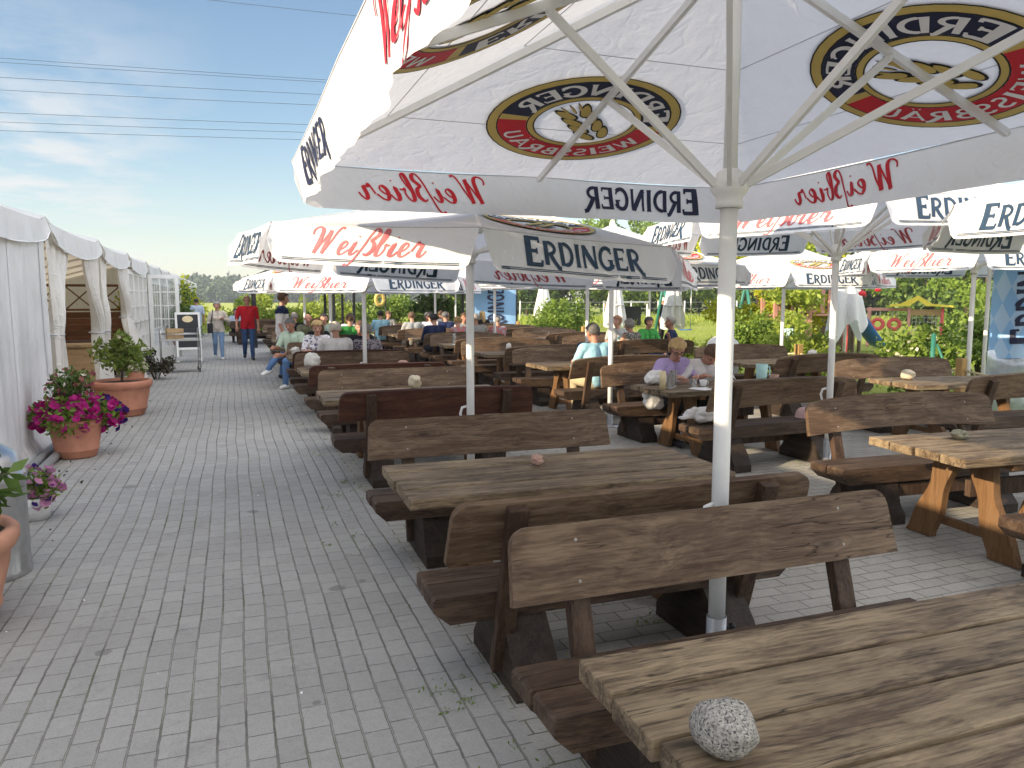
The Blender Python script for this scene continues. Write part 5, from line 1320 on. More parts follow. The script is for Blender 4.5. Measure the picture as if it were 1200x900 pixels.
def pot(label, x, y, r, h, m, rim=.12, name='flower_pot'):
    t = thing(name, label, 'plant pot', (x, y, 0), 0)
    b = MB(); b.lathe([(0, .004), (r * .66, .0), (r * .70, .02), (r * .76, h * .18), (r * .785, h * .20), (r * .785, h * .23), (r * .77, h * .25), (r * .88, h * .62), (r * .90, h * (1 - rim) - .02), (r * .92, h * (1 - rim) - .01), (r * .95, h * (1 - rim)),
                       (r * 1.0, h * (1 - rim * .6)), (r * 1.0, h * (1 - rim * .2)), (r * .96, h), (r * .88, h), (r * .86, h * .92)], 40)
    b.build('wall', m, t)
    b = MB(); b.lathe([(r * .87, h * .925), (r * .5, h * .94), (0, h * .95)], 24); b.build('soil', M['soil'], t)
    return t
# near pot at the left edge and its shrub
pot('large pale terracotta pot cut off by the left edge of the picture', -1.50, 4.42, .44, .50, M['terra2'], .2)
t = thing('potted_shrub', 'glossy green shrub in the cut-off terracotta pot, leaves reaching into the picture', 'plant', (-1.50, 4.42, .47)); b = MB()
r = random.Random(4); pts = []
for i in range(16):
    a = r.uniform(0, 6.28); L = r.uniform(.25, .62); e = Vector((L * .62 * math.cos(a), L * .62 * math.sin(a), L * .75))
    b.tube([(0, 0, 0), tuple(e * .6 + Vector((0, 0, .06))), tuple(e)], [.008, .005, .003], 6); pts += [tuple(e * f + Vector((r.uniform(-.02, .02), r.uniform(-.02, .02), .05 * (1 - f)))) for f in (.5, .62, .72, .82, .9, .95, 1, 1)]
for e in (Vector((.40, .05, .30)), Vector((.36, -.05, .24)), Vector((.33, .12, .36)), Vector((.36, .02, .20))):
    b.tube([(0, 0, 0), tuple(e * .6 + Vector((0, 0, .08))), tuple(e)], [.008, .005, .003], 6); pts += [tuple(e * f + Vector((0, 0, .05 * (1 - f)))) for f in (.7, .8, .88, .94, 1, 1, 1, 1)]
b.build('stems', M['trunk'], t); leafmesh('foliage', pts, .125, M['l_dark'], t, 3, .42, 0, .0)
# galvanised bin
t = thing('waste_bin', 'ribbed galvanised metal bin with a domed lid at the left edge', 'bin', (-1.455, 5.28, 0))
b = MB(); n = 72; prof = [(.246, .0), (.25, .012), (.25, .035), (.243, .05), (.243, .56), (.252, .575), (.252, .60), (.246, .61)]
vs = []; fs = []
for (rr, z) in prof:
    for k in range(n):
        a = 6.2832 * k / n; q = rr + (.005 * math.sin(a * 24) if .04 < z < .57 else 0); vs.append((q * math.cos(a), q * math.sin(a), z))
for i in range(len(prof) - 1):
    for k in range(n): fs.append((i * n + k, i * n + (k + 1) % n, (i + 1) * n + (k + 1) % n, (i + 1) * n + k))
b.add(vs, fs, 0, True); b.build('body', M['steel'], t)
b = MB(); b.lathe([(.256, .596), (.258, .615), (.25, .622), (.236, .67), (.20, .735), (.13, .785), (.05, .805), (0, .808)], 40); b.build('lid', M['steel'], t)
# petunias behind the bin
t = thing('potted_petunia', 'pink and white petunias in a low white pot beside the metal bin', 'plant', (-1.44, 6.55, 0)); t.scale = (.85, .85, .85); b = MB(); b.lathe([(0, 0), (.10, 0), (.14, .2), (.13, .2), (0, .18)], 20); b.build('pot', M['white'], t)
bl = [(.0, 0, .34, .17, .17, .13), (.10, -.02, .27, .12, .12, .10), (.06, -.1, .22, .10, .1, .1)]
leafmesh('foliage', cloud(5, bl, 420, .3), .05, M['l_mid'], t, 5); blossoms('blossoms', cloud(6, bl, 60, .95), .075, M['pinkpetal'], t, 6); blossoms('blossoms', cloud(7, bl, 16, .97), .07, M['whitepetal'], t, 7); blossoms('blossoms', cloud(8, bl, 14, .97), .07, M['violet'], t, 8)
# magenta petunias
pot('terracotta pot with magenta petunias spilling over its rim', -1.58, 9.05, .27, .40, M['terra'], .16)
t = thing('petunia_plant', 'mound of magenta petunias with a few violet ones in the nearer terracotta pot', 'plant', (-1.58, 9.05, .39))
bl = [(0, 0, .10, .33, .33, .16), (.22, .03, .05, .19, .2, .16), (-.24, .0, .07, .19, .2, .16), (.0, -.2, .03, .22, .15, .15), (.32, .05, .02, .12, .14, .12), (-.12, -.22, -.02, .12, .1, .12)]
leafmesh('foliage', cloud(11, bl, 1500, .5), .06, M['l_mid'], t, 11); blossoms('blossoms', cloud(12, bl[:5], 190, .98), .092, M['petal'], t, 12); blossoms('blossoms', [tuple(p) for p in cloud(13, [(.36, .1, .0, .12, .14, .14), (.30, .12, .15, .08, .08, .07)], 30, .9)], .075, M['violet'], t, 13)
t = thing('flowering_shrub', 'thin twiggy plant with small dusky pink flowers standing out of the magenta petunias', 'plant', (-1.62, 9.12, .39))
bl = [(0, 0, .30, .24, .22, .18), (.05, 0, .42, .20, .18, .12), (-.06, 0, .40, .16, .16, .12)]
b = MB(); r = random.Random(5)
for i in range(14): a = r.uniform(0, 6.28); b.tube([(0, 0, 0), (.08 * math.cos(a), .08 * math.sin(a), .25), (.2 * math.cos(a), .2 * math.sin(a), .48)], [.006, .004, .002], 5)
b.build('stems', M['trunk'], t); leafmesh('foliage', cloud(14, bl, 700, .2), .05, M['l_dark'], t, 14); blossoms('blossoms', cloud(15, bl, 46, .95), .055, M['redpetal'], t, 15); blossoms('blossoms', cloud(16, bl, 12, 1.0), .055, M['whitepetal'], t, 16)
# big pot with lemon shrub
pot('big terracotta tub with a bushy green plant, standing at the tied tent curtain', -1.50, 12.1, .40, .50, M['terra'], .2)
t = thing('potted_shrub', 'bushy light green shrub in the big terracotta tub', 'plant', (-1.50, 12.1, .48)); t.scale = (.86, .86, .84)
bl = [(0, 0, .30, .26, .26, .22), (.12, 0, .52, .22, .2, .18), (-.14, .04, .55, .22, .2, .2), (.26, -.05, .42, .18, .16, .14), (-.28, 0, .42, .16, .16, .16), (.02, 0, .72, .16, .15, .14), (.30, .05, .56, .12, .12, .08), (-.3, 0, .62, .12, .12, .1)]
b = MB(); b.tube([(0, 0, 0), (.02, 0, .25), (0, 0, .5)], [.02, .016, .01], 8)
for q in bl: b.tube([(.01, 0, .15), (q[0] * .5, q[1] * .5, q[2] * .7), q[:3]], [.012, .008, .004], 5)
b.build('stems', M['trunk'], t); leafmesh('foliage', cloud(21, bl, 620, .25), .115, leafm('leaf_lemon', (.10, .16, .025), (.26, .33, .07)), t, 21, .45); blossoms('blossoms', cloud(22, bl, 22, .9), .05, M['whitepetal'], t, 22)
# dark plants and pale flowers beside the trolley
t = thing('potted_flowers', 'small pot of pale yellow flowers on the ground before the trolley', 'plant', (-1.78, 16.4, 0)); b = MB(); b.lathe([(0, 0), (.12, 0), (.17, .26), (.15, .26), (0, .24)], 20); b.build('pot', M['terra'], t)
bl = [(0, 0, .38, .2, .2, .14), (.1, -.05, .32, .14, .14, .1)]; leafmesh('foliage', cloud(31, bl, 400, .4), .06, M['l_mid'], t, 31); blossoms('blossoms', cloud(32, bl, 50, 1), .08, M['whitepetal'], t, 32)
shrub('potted_shrub', 'low dark reddish-green plant by the trolley', 'plant', -1.50, 17.3, .62, .62, leafm('leaf_bronze', (.04, .045, .02), (.11, .085, .05)), 1500, .06, 33)
# serving trolley
t = thing('serving_trolley', 'grey steel serving trolley with two shelves parked by the tent door', 'trolley', (-1.12, 18.9, 0), .12); b = MB()
for z in (.28, .72):
    q = MB(); q.box((0, 0, z), (.82, .52, .02), 0, None, .004); q.box((0, -.26, z + .015), (.82, .012, .04)); q.box((0, .26, z + .015), (.82, .012, .04)); q.build('shelf', M['steel'], t)
for sx in (-.40, .40):
    for q_ in (1,):
        q = MB(); pts = [(sx, -.25, .10), (sx, -.25, .86)] + [(sx, -.25 + .12 - .12 * math.cos(R_(a)), .86 + .12 * math.sin(R_(a))) for a in (30, 60, 90)] + [(sx, .13, .98)] + [(sx, .13 + .12 * math.sin(R_(a)), .86 + .12 * math.cos(R_(a))) for a in (30, 60, 90)] + [(sx, .25, .10)]
        q.tube(pts, .014, 8); q.build('frame', M['steel'], t)
q = MB(); q.tube([(-.4, -.25, .86), (.4, -.25, .86)], .011, 8); q.tube([(-.4, .25, .86), (.4, .25, .86)], .011, 8); q.build('rail', M['steel'], t)
for sx in (-.38, .38):
    for sy in (-.23, .23):
        q = MB(); q.tube([(sx - .013, sy, .05), (sx + .013, sy, .05)], .05, 14); q.build('wheel', M['rubber'], t)
t = thing('wooden_crate', 'weathered wooden box on the upper shelf of the trolley', 'crate', (-1.22, 18.88, .731), .2); b = MB()
for sy in (-.14, .14):
    for k in range(3): b.box((0, sy, .045 + k * .085), (.34, .014, .07))
for sx in (-.16, .16): b.box((sx, 0, .12), (.014, .268, .22))
b.box((0, 0, .006), (.3, .262, .012)); b.build('crate_body', M['pale_wood'], t)
# chalkboard
t = thing('chalkboard_sign', 'black A-frame chalkboard with a white frame and oval white badge on the path', 'sign', (-1.08, 21.7, 0), .12)
for s_, nm in ((-1, 'front_panel'), (1, 'back_panel')):
    Mx = Matrix.Rotation(R_(-11 * -s_), 3, 'X'); q = MB(); f_ = MB()
    def L_(v): w = Mx @ Vector((v[0], 0, v[2] - 1.30)); return (w.x, w.y + v[1], w.z + 1.30)
    q.prism([(-.26, .36), (.26, .36), (.26, 1.26), (-.26, 1.26)], 'y', -.012, .012); q.v = [L_(v) for v in q.v]; q.build(nm, plain('blackboard', (.02, .022, .025), .6), t)
    for bx in (((-.30, .01), (-.25, .01), (-.25, 1.30), (-.30, 1.30)), ((.25, .01), (.30, .01), (.30, 1.30), (.25, 1.30)), ((-.25, 1.24), (.25, 1.24), (.25, 1.30), (-.25, 1.30)), ((-.25, .32), (.25, .32), (.25, .38), (-.25, .38))):
        f_.prism(list(bx), 'y', -.02, .02)
    f_.v = [L_(v) for v in f_.v]; f_.build('frame', M['white'], t)
    if s_ < 0:
        q = MB(); q.prism([(.13 * math.cos(k * .3142), 1.12 + .085 * math.sin(k * .3142)) for k in range(20)], 'y', -.020, -.0125); q.v = [L_(v) for v in q.v]; q.build('badge', M['cream'], t)
        q = MB(); r = random.Random(2)
        for ln in range(4):
            x = -.17
            while x < .15:
                w = r.uniform(.03, .07); q.prism([(x, .86 - ln * .11), (x + w, .86 - ln * .11), (x + w, .868 - ln * .11), (x, .868 - ln * .11)], 'y', -.0155, -.0125); x += w + .02
        q.v = [L_(v) for v in q.v]; q.build('chalk_writing', plain('chalk', (.12, .12, .12), .9), t)
pot('terracotta pot with a dark shrub behind the chalkboard', -1.55, 27.5, .34, .48, M['terra'])
shrub('potted_shrub', 'dark green oleander-like shrub in the pot behind the chalkboard', 'plant', -1.55, 27.5, 1.95, 1.15, M['l_dark'], 2200, .11, 41)
# ------------------------------------------------------------------ weeds between the pavers (stuff)
r = np.random.default_rng(77); pts = []
spots = [(.80, 2.55), (.80, 3.05), (.84, 2.9), (1.83, 3.2), (3.62, 4.9), (.77, 6.6), (.80, 6.8), (.86, 6.5), (.74, 5.3), (.80, 8.3), (5.7, 5.4), (5.5, 5.9), (4.6, 4.3), (4.9, 4.1), (4.5, 6.2), (3.9, 9.0), (3.7, 8.8), (2.7, 11), (.9, 2.3), (.95, 1.9), (1.3, 3.0), (4.75, 3.4), (.75, 10.5), (.7, 12), (4.3, 5.1), (5.2, 6.15), (6.0, 5.6)]
for (x, y) in spots:
    for q in range(r.integers(2, 5)):
        cx, cy = x + r.normal() * .08, y + r.normal() * .10
        pts += [(cx + r.normal() * .022, cy + r.normal() * .022, .001 + abs(r.normal()) * .006) for _ in range(9)]
for i in range(130):
    x, y = (r.uniform(.62, 1.0), r.uniform(4.8, 17)) if i < 70 else (r.uniform(2.8, 9), r.uniform(4.5, 16))
    pts += [(x + r.normal() * .03, y + r.normal() * .03, .002) for _ in range(5)]
o = leafmesh('weeds', pts, .020, M['l_mid'], None, 3, .35, 0, .5); o['kind'] = 'stuff'
for i, (x, y, sx, sy) in enumerate(((.50, 4.35, .05, .03), )):
    b = MB(); b.prism([(x + sx * math.cos(t) * (1 + .2 * math.sin(3 * t)), y + sy * math.sin(t)) for t in [k * .4488 for k in range(14)]], 'z', .0, .003)
r2 = np.random.default_rng(5)
pts = np.stack([r2.uniform(-1.9, -1.2, 70), r2.uniform(4.4, 14, 70), np.full(70, .002)], 1)
o = leafmesh('leaf_litter', pts, .035, plain('dry_leaf', (.045, .045, .03), .9), None, 6, .6, 0, -.0); o['kind'] = 'stuff'
pts = np.stack([r2.uniform(-1.2, .8, 60), r2.uniform(2.5, 14, 60), np.full(60, .003)], 1)
o = leafmesh('paper_scraps', pts, .013, M['paper'], None, 7, .8); o['kind'] = 'stuff'

# ------------------------------------------------------------------ edge of the terrace: posts and rope
fx = [(9.35, 4.2), (9.38, 7.75), (9.48, 11.1), (9.6, 15.5), (9.7, 20.5), (9.7, 26)]
for i, (x, y) in enumerate(fx):
    t = thing('fence_post', 'square pine post of the rope fence ' + ['at the right edge of the picture', 'in front of the large blue banner', 'by the bench beyond the dome-shaped stone', 'behind the table with the mint pitcher', 'beside the bushy shrub on the lawn edge', 'at the far end of the terrace'][i], 'post', (x, y, 0), 0, 'posts of the rope fence')
    q = MB(); q.box((0, 0, .42), (.11, .11, .84), 0, None, .012); q.build('shaft', M['yellowpost'], t)
b = MB()
for (a, c) in zip(fx, fx[1:]):
    b.tube([(a[0] + (c[0] - a[0]) * k / 12, a[1] + (c[1] - a[1]) * k / 12, .68 - .13 * math.sin(math.pi * k / 12)) for k in range(13)], .016, 7)
tag(b.build('rope', M['rope']), 'cream rope slung between the pine posts along the terrace edge', 'rope')

# ------------------------------------------------------------------ banners
t = thing('banner', 'large blue and white lozenge-patterned banner with clear sheeting below it at the right edge', 'banner', (9.98, 7.90, 0), R_(-38))
for sx in (0, 2.6):
    q = MB(); q.tube([(sx, 0, 0), (sx, 0, 2.5)], .028, 10); q.build('pole', M['white'], t)
def bf(u, v): return (.05 + 2.5 * u, .05 * math.sin(u * 13 + v * 3) * (.3 + v) * (1 - .6 * u) + .02 * math.sin(u * 31), 2.42 - 1.62 * v + .07 * math.sin(u * 3) * v)
m_bn, t_, b_ = mat('lozenge_print'); k = NT(t_); co = k.n('ShaderNodeTexCoord').outputs['Object']; s_ = k.n('ShaderNodeSeparateXYZ', {0: co})
l1 = k.math('PINGPONG', k.math('ADD', k.math('MULTIPLY', s_.outputs[0], 2.6), k.math('MULTIPLY', s_.outputs[2], 1.1)), .5); l2 = k.math('PINGPONG', k.math('SUBTRACT', k.math('MULTIPLY', s_.outputs[0], 2.6), k.math('MULTIPLY', s_.outputs[2], 1.1)), .5)
ck = k.math('GREATER_THAN', k.math('MULTIPLY', k.math('SUBTRACT', l1, .25), k.math('SUBTRACT', l2, .25)), 0.0)
k.link(k.mix(ck, c4((.20, .40, .70)), c4((.36, .52, .74))), b_.inputs['Base Color']); b_.inputs['Roughness'].default_value = .35
b = MB(); b.grid(bf, 60, 24); b.build('cloth', m_bn, t)
b = MB()
q = [(0.78 + (1 - y) * .26, .12 + x * .26) for qq in Q_ERD for (x, y) in qq]
def bt(x, y):   # text turned to run upwards
    u = (x - .05) / 2.5; v = (2.42 - y) / 1.62; p = Vector(bf(min(1, max(0, u)), min(1, max(0, v)))); return p, Vector((0, -1, 0))
Qv = [tuple((.74 - yy * .40, 1.0 + xx * .29) for (xx, yy) in qq) for qq in Q_ERD]
lay_text(b, Qv, bt, 0, (.012, -.012)); b.build('lettering', M['navy'], t, fix=False)
b = MB(); b.grid(lambda u, v: (.03 + 2.54 * u, -.03 + .06 * math.sin(u * 17 + v * 5) + .04 * math.sin(u * 7 - v * 11), .92 - .9 * v + .05 * math.sin(u * 9)), 60, 26); b.build('clear_sheet', M['foil'], t)
t = thing('banner', 'narrow blue upright banner at the back hedge behind the guests in pink and grey', 'banner', (9.55, 28.2, 0), R_(-20))
for sx in (-.85, .85): q = MB(); q.tube([(sx, 0, 0), (sx, 0, 2.75)], .04, 8); q.build('pole', M['black'] if sx > 0 else M['white'], t)
b = MB(); b.grid(lambda u, v: (-.82 + 1.64 * u, .02 * math.sin(u * 9 + v * 4), 2.7 - 2.5 * v), 20, 16); b.build('cloth', M['bluecloth'], t)
fb = lambda x, y: (Vector((x, -.05, y)), Vector((0, -1, 0)))
b = MB(); lay_text(b, [tuple((.36 - yy * .62, .25 + xx * .36) for (xx, yy) in qq) for qq in Q_ERD], fb, 0, (.0,)); b.build('lettering', M['navy'], t, fix=False)
b = MB(); lay_text(b, [tuple((-.55 + xx * .19, 2.38 + yy * .2) for (xx, yy) in qq) for qq in Q_ERD], fb, 0, (.0,)); b.build('lettering', M['navy'], t, fix=False)

# ------------------------------------------------------------------ black pavilions at the back of the terrace
def pavilion(label, x, y, wx, wy, h=2.45):
    t = thing('pavilion', label, 'pavilion', (x, y, 0), 0, 'black pavilions at the back')
    for sx in (-1, 1):
        for sy in (-1, 1):
            q = MB(); q.box((sx * wx / 2, sy * wy / 2, h / 2), (.09, .09, h)); q.build('post', M['black'], t)
    b = MB(); e = .35; A = (0, 0, h + .75); c = [(-wx / 2 - e, -wy / 2 - e, h), (wx / 2 + e, -wy / 2 - e, h), (wx / 2 + e, wy / 2 + e, h), (-wx / 2 - e, wy / 2 + e, h)]
    b.add(c + [A] + [(p[0], p[1], h - .14) for p in c], [(0, 1, 4), (1, 2, 4), (2, 3, 4), (3, 0, 4), (0, 5, 6, 1), (1, 6, 7, 2), (2, 7, 8, 3), (3, 8, 5, 0)]); b.build('roof', M['darkcanvas'], t)
    for sx in (-1, 1):
        q = MB(); q.bar((sx * wx / 2, -wy / 2, h - .04), (sx * wx / 2, wy / 2, h - .04), .07, .09); q.build('beam', M['black'], t)
    return t
pavilion('black pavilion with thin posts behind the waiter at the end of the path', 2.05, 28.6, 2.6, 2.6, 2.28)
pavilion('black pavilion in the middle behind the farthest parasols', 6.4, 30.6, 4.2, 3.2, 2.40)
t = thing('sunflower_ornament', 'yellow ring-shaped garden ornament on a black stake before the hedge', 'ornament', (6.35, 33.6, 0)); b = MB(); b.tube([(0, 0, 0), (0, 0, 2.0)], .03, 8); b.build('stake', M['black'], t)
b = MB(); b.tube([(-.25 + .17 * math.cos(R_(a)), 0, 1.62 + .24 * math.sin(R_(a))) for a in range(0, 361, 20)], .085, 8); b.build('ring', M['gold'], t)

# ------------------------------------------------------------------ hedge and shrubs
hx = [(-2.6, 36.2, 2.5, 3.6, 'l_lime', 'lime-yellow shrub glowing behind the woman and the man on the path'), (1.2, 37.0, 1.7, 3.4, 'l_bright', 'bright green shrub right of the man in red'), (4.2, 37.6, 1.75, 3.6, 'l_bright', 'bright green shrub behind the waiter'), (7.1, 37.4, 1.8, 3.4, 'l_mid', 'green shrub behind the black pavilion'),
      (9.6, 36.0, 1.5, 3.0, 'l_bright', 'light green shrub behind the far middle tables'), (8.1, 31.8, 1.7, 2.2, 'l_dark', 'dark green shrub behind the blonde woman in black'), (12.4, 38, 1.4, 3.2, 'l_bright', 'pale green shrub left of the narrow banner'), (10.6, 24.6, 1.5, 2.6, 'l_mid', 'bushy green shrub on the lawn edge, left of the folded parasols'),
      (12.6, 16.4, 1.1, 1.9, 'l_mid', 'dark shrub under the lime-yellow tree'), (12.9, 16.6, 1.3, 2.0, 'l_mid', 'green shrub at the foot of the lime-yellow tree'), (10.7, 9.55, 1.18, 1.6, 'l_mid', 'dark green bush with white blossom, right of the white draped parasol'), (12.55, 9.9, 1.75, 1.1, 'l_mid', 'tall leafy bush left of the large blue banner'),
      (10.35, 11.6, 1.0, 1.5, 'l_bright', 'light feathery bush in front of the white draped parasol'), (10.9, 13.3, .9, 1.6, 'l_bright', 'pale bush below the play tower'), (9.75, 13.9, .75, 1.0, 'l_bright', 'small weedy bush by the rope fence'), (11.6, 18.2, .5, .9, 'l_bright', 'small pale bush on the lawn left of the lime-yellow tree'), (10.3, 20.8, .55, .9, 'l_mid', 'small green bush beside the auburn-haired woman')]
for i, (x, y, h, w, m, lb) in enumerate(hx):
    s_ = shrub('shrub', lb, 'shrub', x, y, h, w, M[m], int(1700 * (h * w) ** .5) if y > 25 else int(1900 * (h * w) ** .6), .20 if y > 30 else .13 if y > 20 else .105, 100 + i, 'shrubs round the terrace', 7, w * .8)
    if i in (10, 11): blossoms('blossoms', cloud(300 + i, [(0, 0, h * .5, w * .42, w * .36, h * .38)], 46, 1.0), .07, M['whitepetal'], s_, 300 + i)
# ------------------------------------------------------------------ trees
tree('yellow_tree', 'lime-yellow leaved tree right of the big pole', 'tree', 14.7, 18.6, 4.4, 2.15, M['l_lime'], 19000, .15, 51, .20, None, 30, .12, False, .6)
tree('leaning_tree', 'smaller yellow-green tree leaning beside the play tower', 'tree', 13.4, 16.3, 3.0, 1.2, M['l_bright'], 5200, .12, 52, .12, None, 16, .07)
tr_ = [(24, 66, 9.5, 3.0), (30, 72, 8.5, 2.6), (35, 66, 10, 3.2), (39, 61, 8.0, 2.4), (44, 62, 9.0, 2.8), (48, 58, 8.8, 3.0), (53, 60, 10.0, 3.4), (55, 52, 9.0, 3.2), (58, 46, 8.6, 3.0), (61, 42, 9.4, 3.2), (60, 36, 8.8, 3.0), (58, 31, 9.0, 3.2), (57, 26, 8.2, 3.0), (56, 21.5, 8.6, 3.0), (33, 27, 5.2, 2.3), (35, 22.5, 6.0, 2.7), (37, 18.5, 5.4, 2.5), (27, 70, 7.0, 2.2)]
for i, (x, y, h, w) in enumerate(tr_):
    pine = i in (0, 1, 3, 5, 8, 17)
    tree('pine_tree' if pine else 'leafy_tree', ['dark pine', 'slender pine', 'round green tree', 'short pine', 'broad green tree', 'dense pine', 'tall leafy tree', 'spreading green tree', 'dark conifer', 'bushy green tree', 'round crowned tree', 'pale green tree', 'thick green tree', 'dark leafy tree', 'low round tree', 'broad low tree', 'light green low tree', 'young pine'][i] + ' beyond the lawn, ' +
         ['at its left end', 'second from its left end', 'left of the far folded parasol', 'above the far folded parasol', 'above the shed', 'right of the shed', 'behind the green swing frame', 'behind the lime-yellow tree', 'right of the lime-yellow tree', 'behind the play tower', 'behind the draped parasol', 'behind the tyre swing', 'right of the tyre swing', 'behind the large banner', 'close behind the tyre swing', 'behind the yellow gable of the tyre swing', 'close behind the red climbing frame', 'between the two leftmost pines'][i], 'tree',
         x, y, h, w, M['l_pine'] if pine else (M['l_mid'] if i % 3 else M['l_dark']), 6500 if i < 14 or i == 17 else 4200, .36 if i < 14 or i == 17 else .22, 200 + i, .03, 'belt of trees beyond the lawn', 20, .16, pine)
for i, (x, y, h, w) in enumerate(((21, 78, 8, 3.4), (27.5, 80, 9, 3.8), (33.5, 78, 9, 3.8), (39, 74, 9.5, 3.8), (45, 71, 9, 3.8), (51, 68, 9.5, 3.8), (57.5, 64, 9, 3.8), (62, 57, 10, 4), (66, 50, 9, 4), (67, 42, 10, 4), (66, 35, 9.5, 4), (64, 27, 9, 4), (42, 30, 6.5, 3.2), (44, 24.5, 7, 3.4), (41, 36, 6.5, 3.2)) + tuple((86 * math.sin(R_(16.5 + 2.3 * q)), 86 * math.cos(R_(16.5 + 2.3 * q)), 8.5 + (q * 7 % 5) * .6, 4.6) for q in range(17))):
    tree('leafy_tree', ('tree standing behind the front row of the belt beyond the lawn' if not 12 <= i < 15 else 'rounded tree behind the playground, in front of the belt of trees'), 'tree', x, y, h, w, M['l_mid'] if i % 2 else M['l_dark'], 5000, .42, 240 + i, .02, 'second row of trees beyond the lawn' if not 12 <= i < 15 else 'rounded trees behind the playground', 20, .18)
# far wood on the horizon (stuff): one belt of crowns
r = np.random.default_rng(3); bl = []
for i in range(330):
    a = R_(r.uniform(-16, 16)); D = r.uniform(330, 420); h = r.uniform(7.5, 10.5) * D / 330
    bl.append((D * math.sin(a), D * math.cos(a), h * .52, r.uniform(4, 8), r.uniform(4, 8), h * .5))
o = leafmesh('distant_forest', cloud(9, bl, 90000, .8), 1.5, M['l_far'], None, 9, .7); o['kind'] = 'stuff'
r = np.random.default_rng(8)
pts = np.stack([r.uniform(-20, 46, 9000), r.uniform(40, 60, 9000), r.uniform(0, .05, 9000)], 1)
o = leafmesh('tall_grass', pts, .5, M['l_bright'], None, 12, .12, 0, 1.6); o['kind'] = 'stuff'
pts = np.stack([r.uniform(9.5, 34, 16000), r.uniform(6, 40, 16000), r.uniform(0, .03, 16000)], 1)
o = leafmesh('grass', pts, .13, M['l_bright'], None, 13, .14, 0, 1.2); o['kind'] = 'stuff'

# ------------------------------------------------------------------ folded and draped parasols
def folded(label, x, y, h, w):
    t = thing('folded_parasol', label, 'parasol', (x, y, 0), 0, 'folded white parasols on the lawn'); b = MB(); b.tube([(0, 0, 0), (0, 0, h + .1)], .035, 8); b.build('pole', M['white'], t)
    def f(u, v):
        a = 6.2832 * u; rr = w * (.12 + .42 * min(1, v * 1.15) - .05 * v) * (1 + .22 * math.sin(a * 8) * (.3 + v) + .06 * math.sin(a * 3 + 1)); return (rr * math.cos(a), rr * math.sin(a), h - (h - .75) * v * (1 + .04 * math.sin(a * 5)))
    b = MB(); b.grid(f, 96, 14); b.build('canopy', M['fabric'], t)
    b = MB(); b.tube([(w * .46 * math.cos(k * .5236), w * .46 * math.sin(k * .5236), h * .52) for k in range(13)], .03, 6, 0, False); b.build('tie_strap', M['seam'], t)
folded('folded white parasol, left one of the pair behind the woman in grey', 12.25, 23.4, 2.75, .62)
folded('folded white parasol, right one of the pair behind the woman in green', 13.15, 21.2, 2.75, .62)
folded('small folded white parasol with a red mark far out by the shrub', 15.2, 37.0, 2.9, .8)
t = thing('draped_parasol', 'white parasol hanging half closed in loose folds beside the blue slide', 'parasol', (11.35, 12.0, 0)); b = MB(); b.tube([(0, 0, 0), (0, 0, 2.5)], .03, 8); b.build('pole', M['white'], t)
def f(u, v):
    a = 6.2832 * u; k_ = math.sin(a * 4); rr = .06 + .30 * v ** .7 * (1 + .30 * k_ + .25 * math.sin(a * 7 + 1) * v) ; return (rr * math.cos(a), rr * math.sin(a) * .8, 2.45 - 1.35 * v * (1 + .16 * k_ * v + .12 * math.sin(a * 3 + 2) * v) - .06 * math.sin(a * 9) * v)
b = MB(); b.grid(f, 96, 18); b.build('canopy', M['fabric'], t)
b = MB(); b.ball((-.08, -.48, 1.75), (.10, .02, .05), 10); b.ball((.42, -.36, 1.82), (.08, .02, .04), 10); b.build('print', M['red'], t)

# ------------------------------------------------------------------ playground
t = thing('play_tower', 'pink-clad wooden play tower with a red pointed roof and a railed platform', 'play tower', (14.2, 17.2, 0), R_(-15)); b = MB()
for k in range(11): b.box((0, 0, .06 + .11 * k), (1.0, .9, .104))
b.build('wall', M['pinkpaint'], t)
b = MB(); b.box((.12, -.455, .82), (.24, .02, .30)); w = b.build('window', M['ink'], t)
b = MB()
for dx in (-.14, .14): b.box((.12 + dx, -.462, .82), (.04, .03, .38))
for dz in (-.17, .17): b.box((.12, -.461, .82 + dz), (.24, .028, .04))
b.build('frame', M['pinkpaint'], w)
for sx in (-.48, .48, 1.5):
    for sy in (-.42, .42): q = MB(); q.box((sx, sy, 1.35), (.09, .09, 2.7)); q.build('post', M['redpaint'] if sx > 1 else M['pinkpaint'], t)
b = MB(); b.box((.98, 0, 1.22), (1.1, .95, .05)); b.build('platform', M['pinkpaint'], t)
b = MB()
for k in range(10): b.box((-.42 + k * .205, -.44, 1.58), (.12, .025, .62))
b.build('railing', M['pinkpaint'], t)
b = MB(); b.add([(-.65, -.6, 2.35), (.65, -.6, 2.35), (.65, .6, 2.35), (-.65, .6, 2.35), (0, -.0, 3.15)], [(0, 1, 4), (1, 2, 4), (2, 3, 4), (3, 0, 4), (3, 2, 1, 0)]); b.build('roof', M['redpaint'], t)
b = MB(); b.add([(.85, -.6, 2.75), (1.75, -.6, 2.55), (1.75, .6, 2.55), (.85, .6, 2.75), (.85, -.6, 2.82), (1.75, -.6, 2.62), (1.75, .6, 2.62), (.85, .6, 2.82)], [(0, 1, 2, 3), (7, 6, 5, 4), (0, 4, 5, 1), (1, 5, 6, 2), (2, 6, 7, 3), (3, 7, 4, 0)]); b.build('lean_to_roof', M['darkcanvas'], t)
t = thing('notice_board', 'white notice board with a mint panel standing in front of the play tower', 'sign', (12.65, 15.25, 0), R_(-25)); t.scale = (.44, .7, .70); b = MB()
for sx in (-.34, .34): q = MB(); q.box((sx, 0, .7), (.06, .06, 1.4)); q.build('post', M['black'], t)
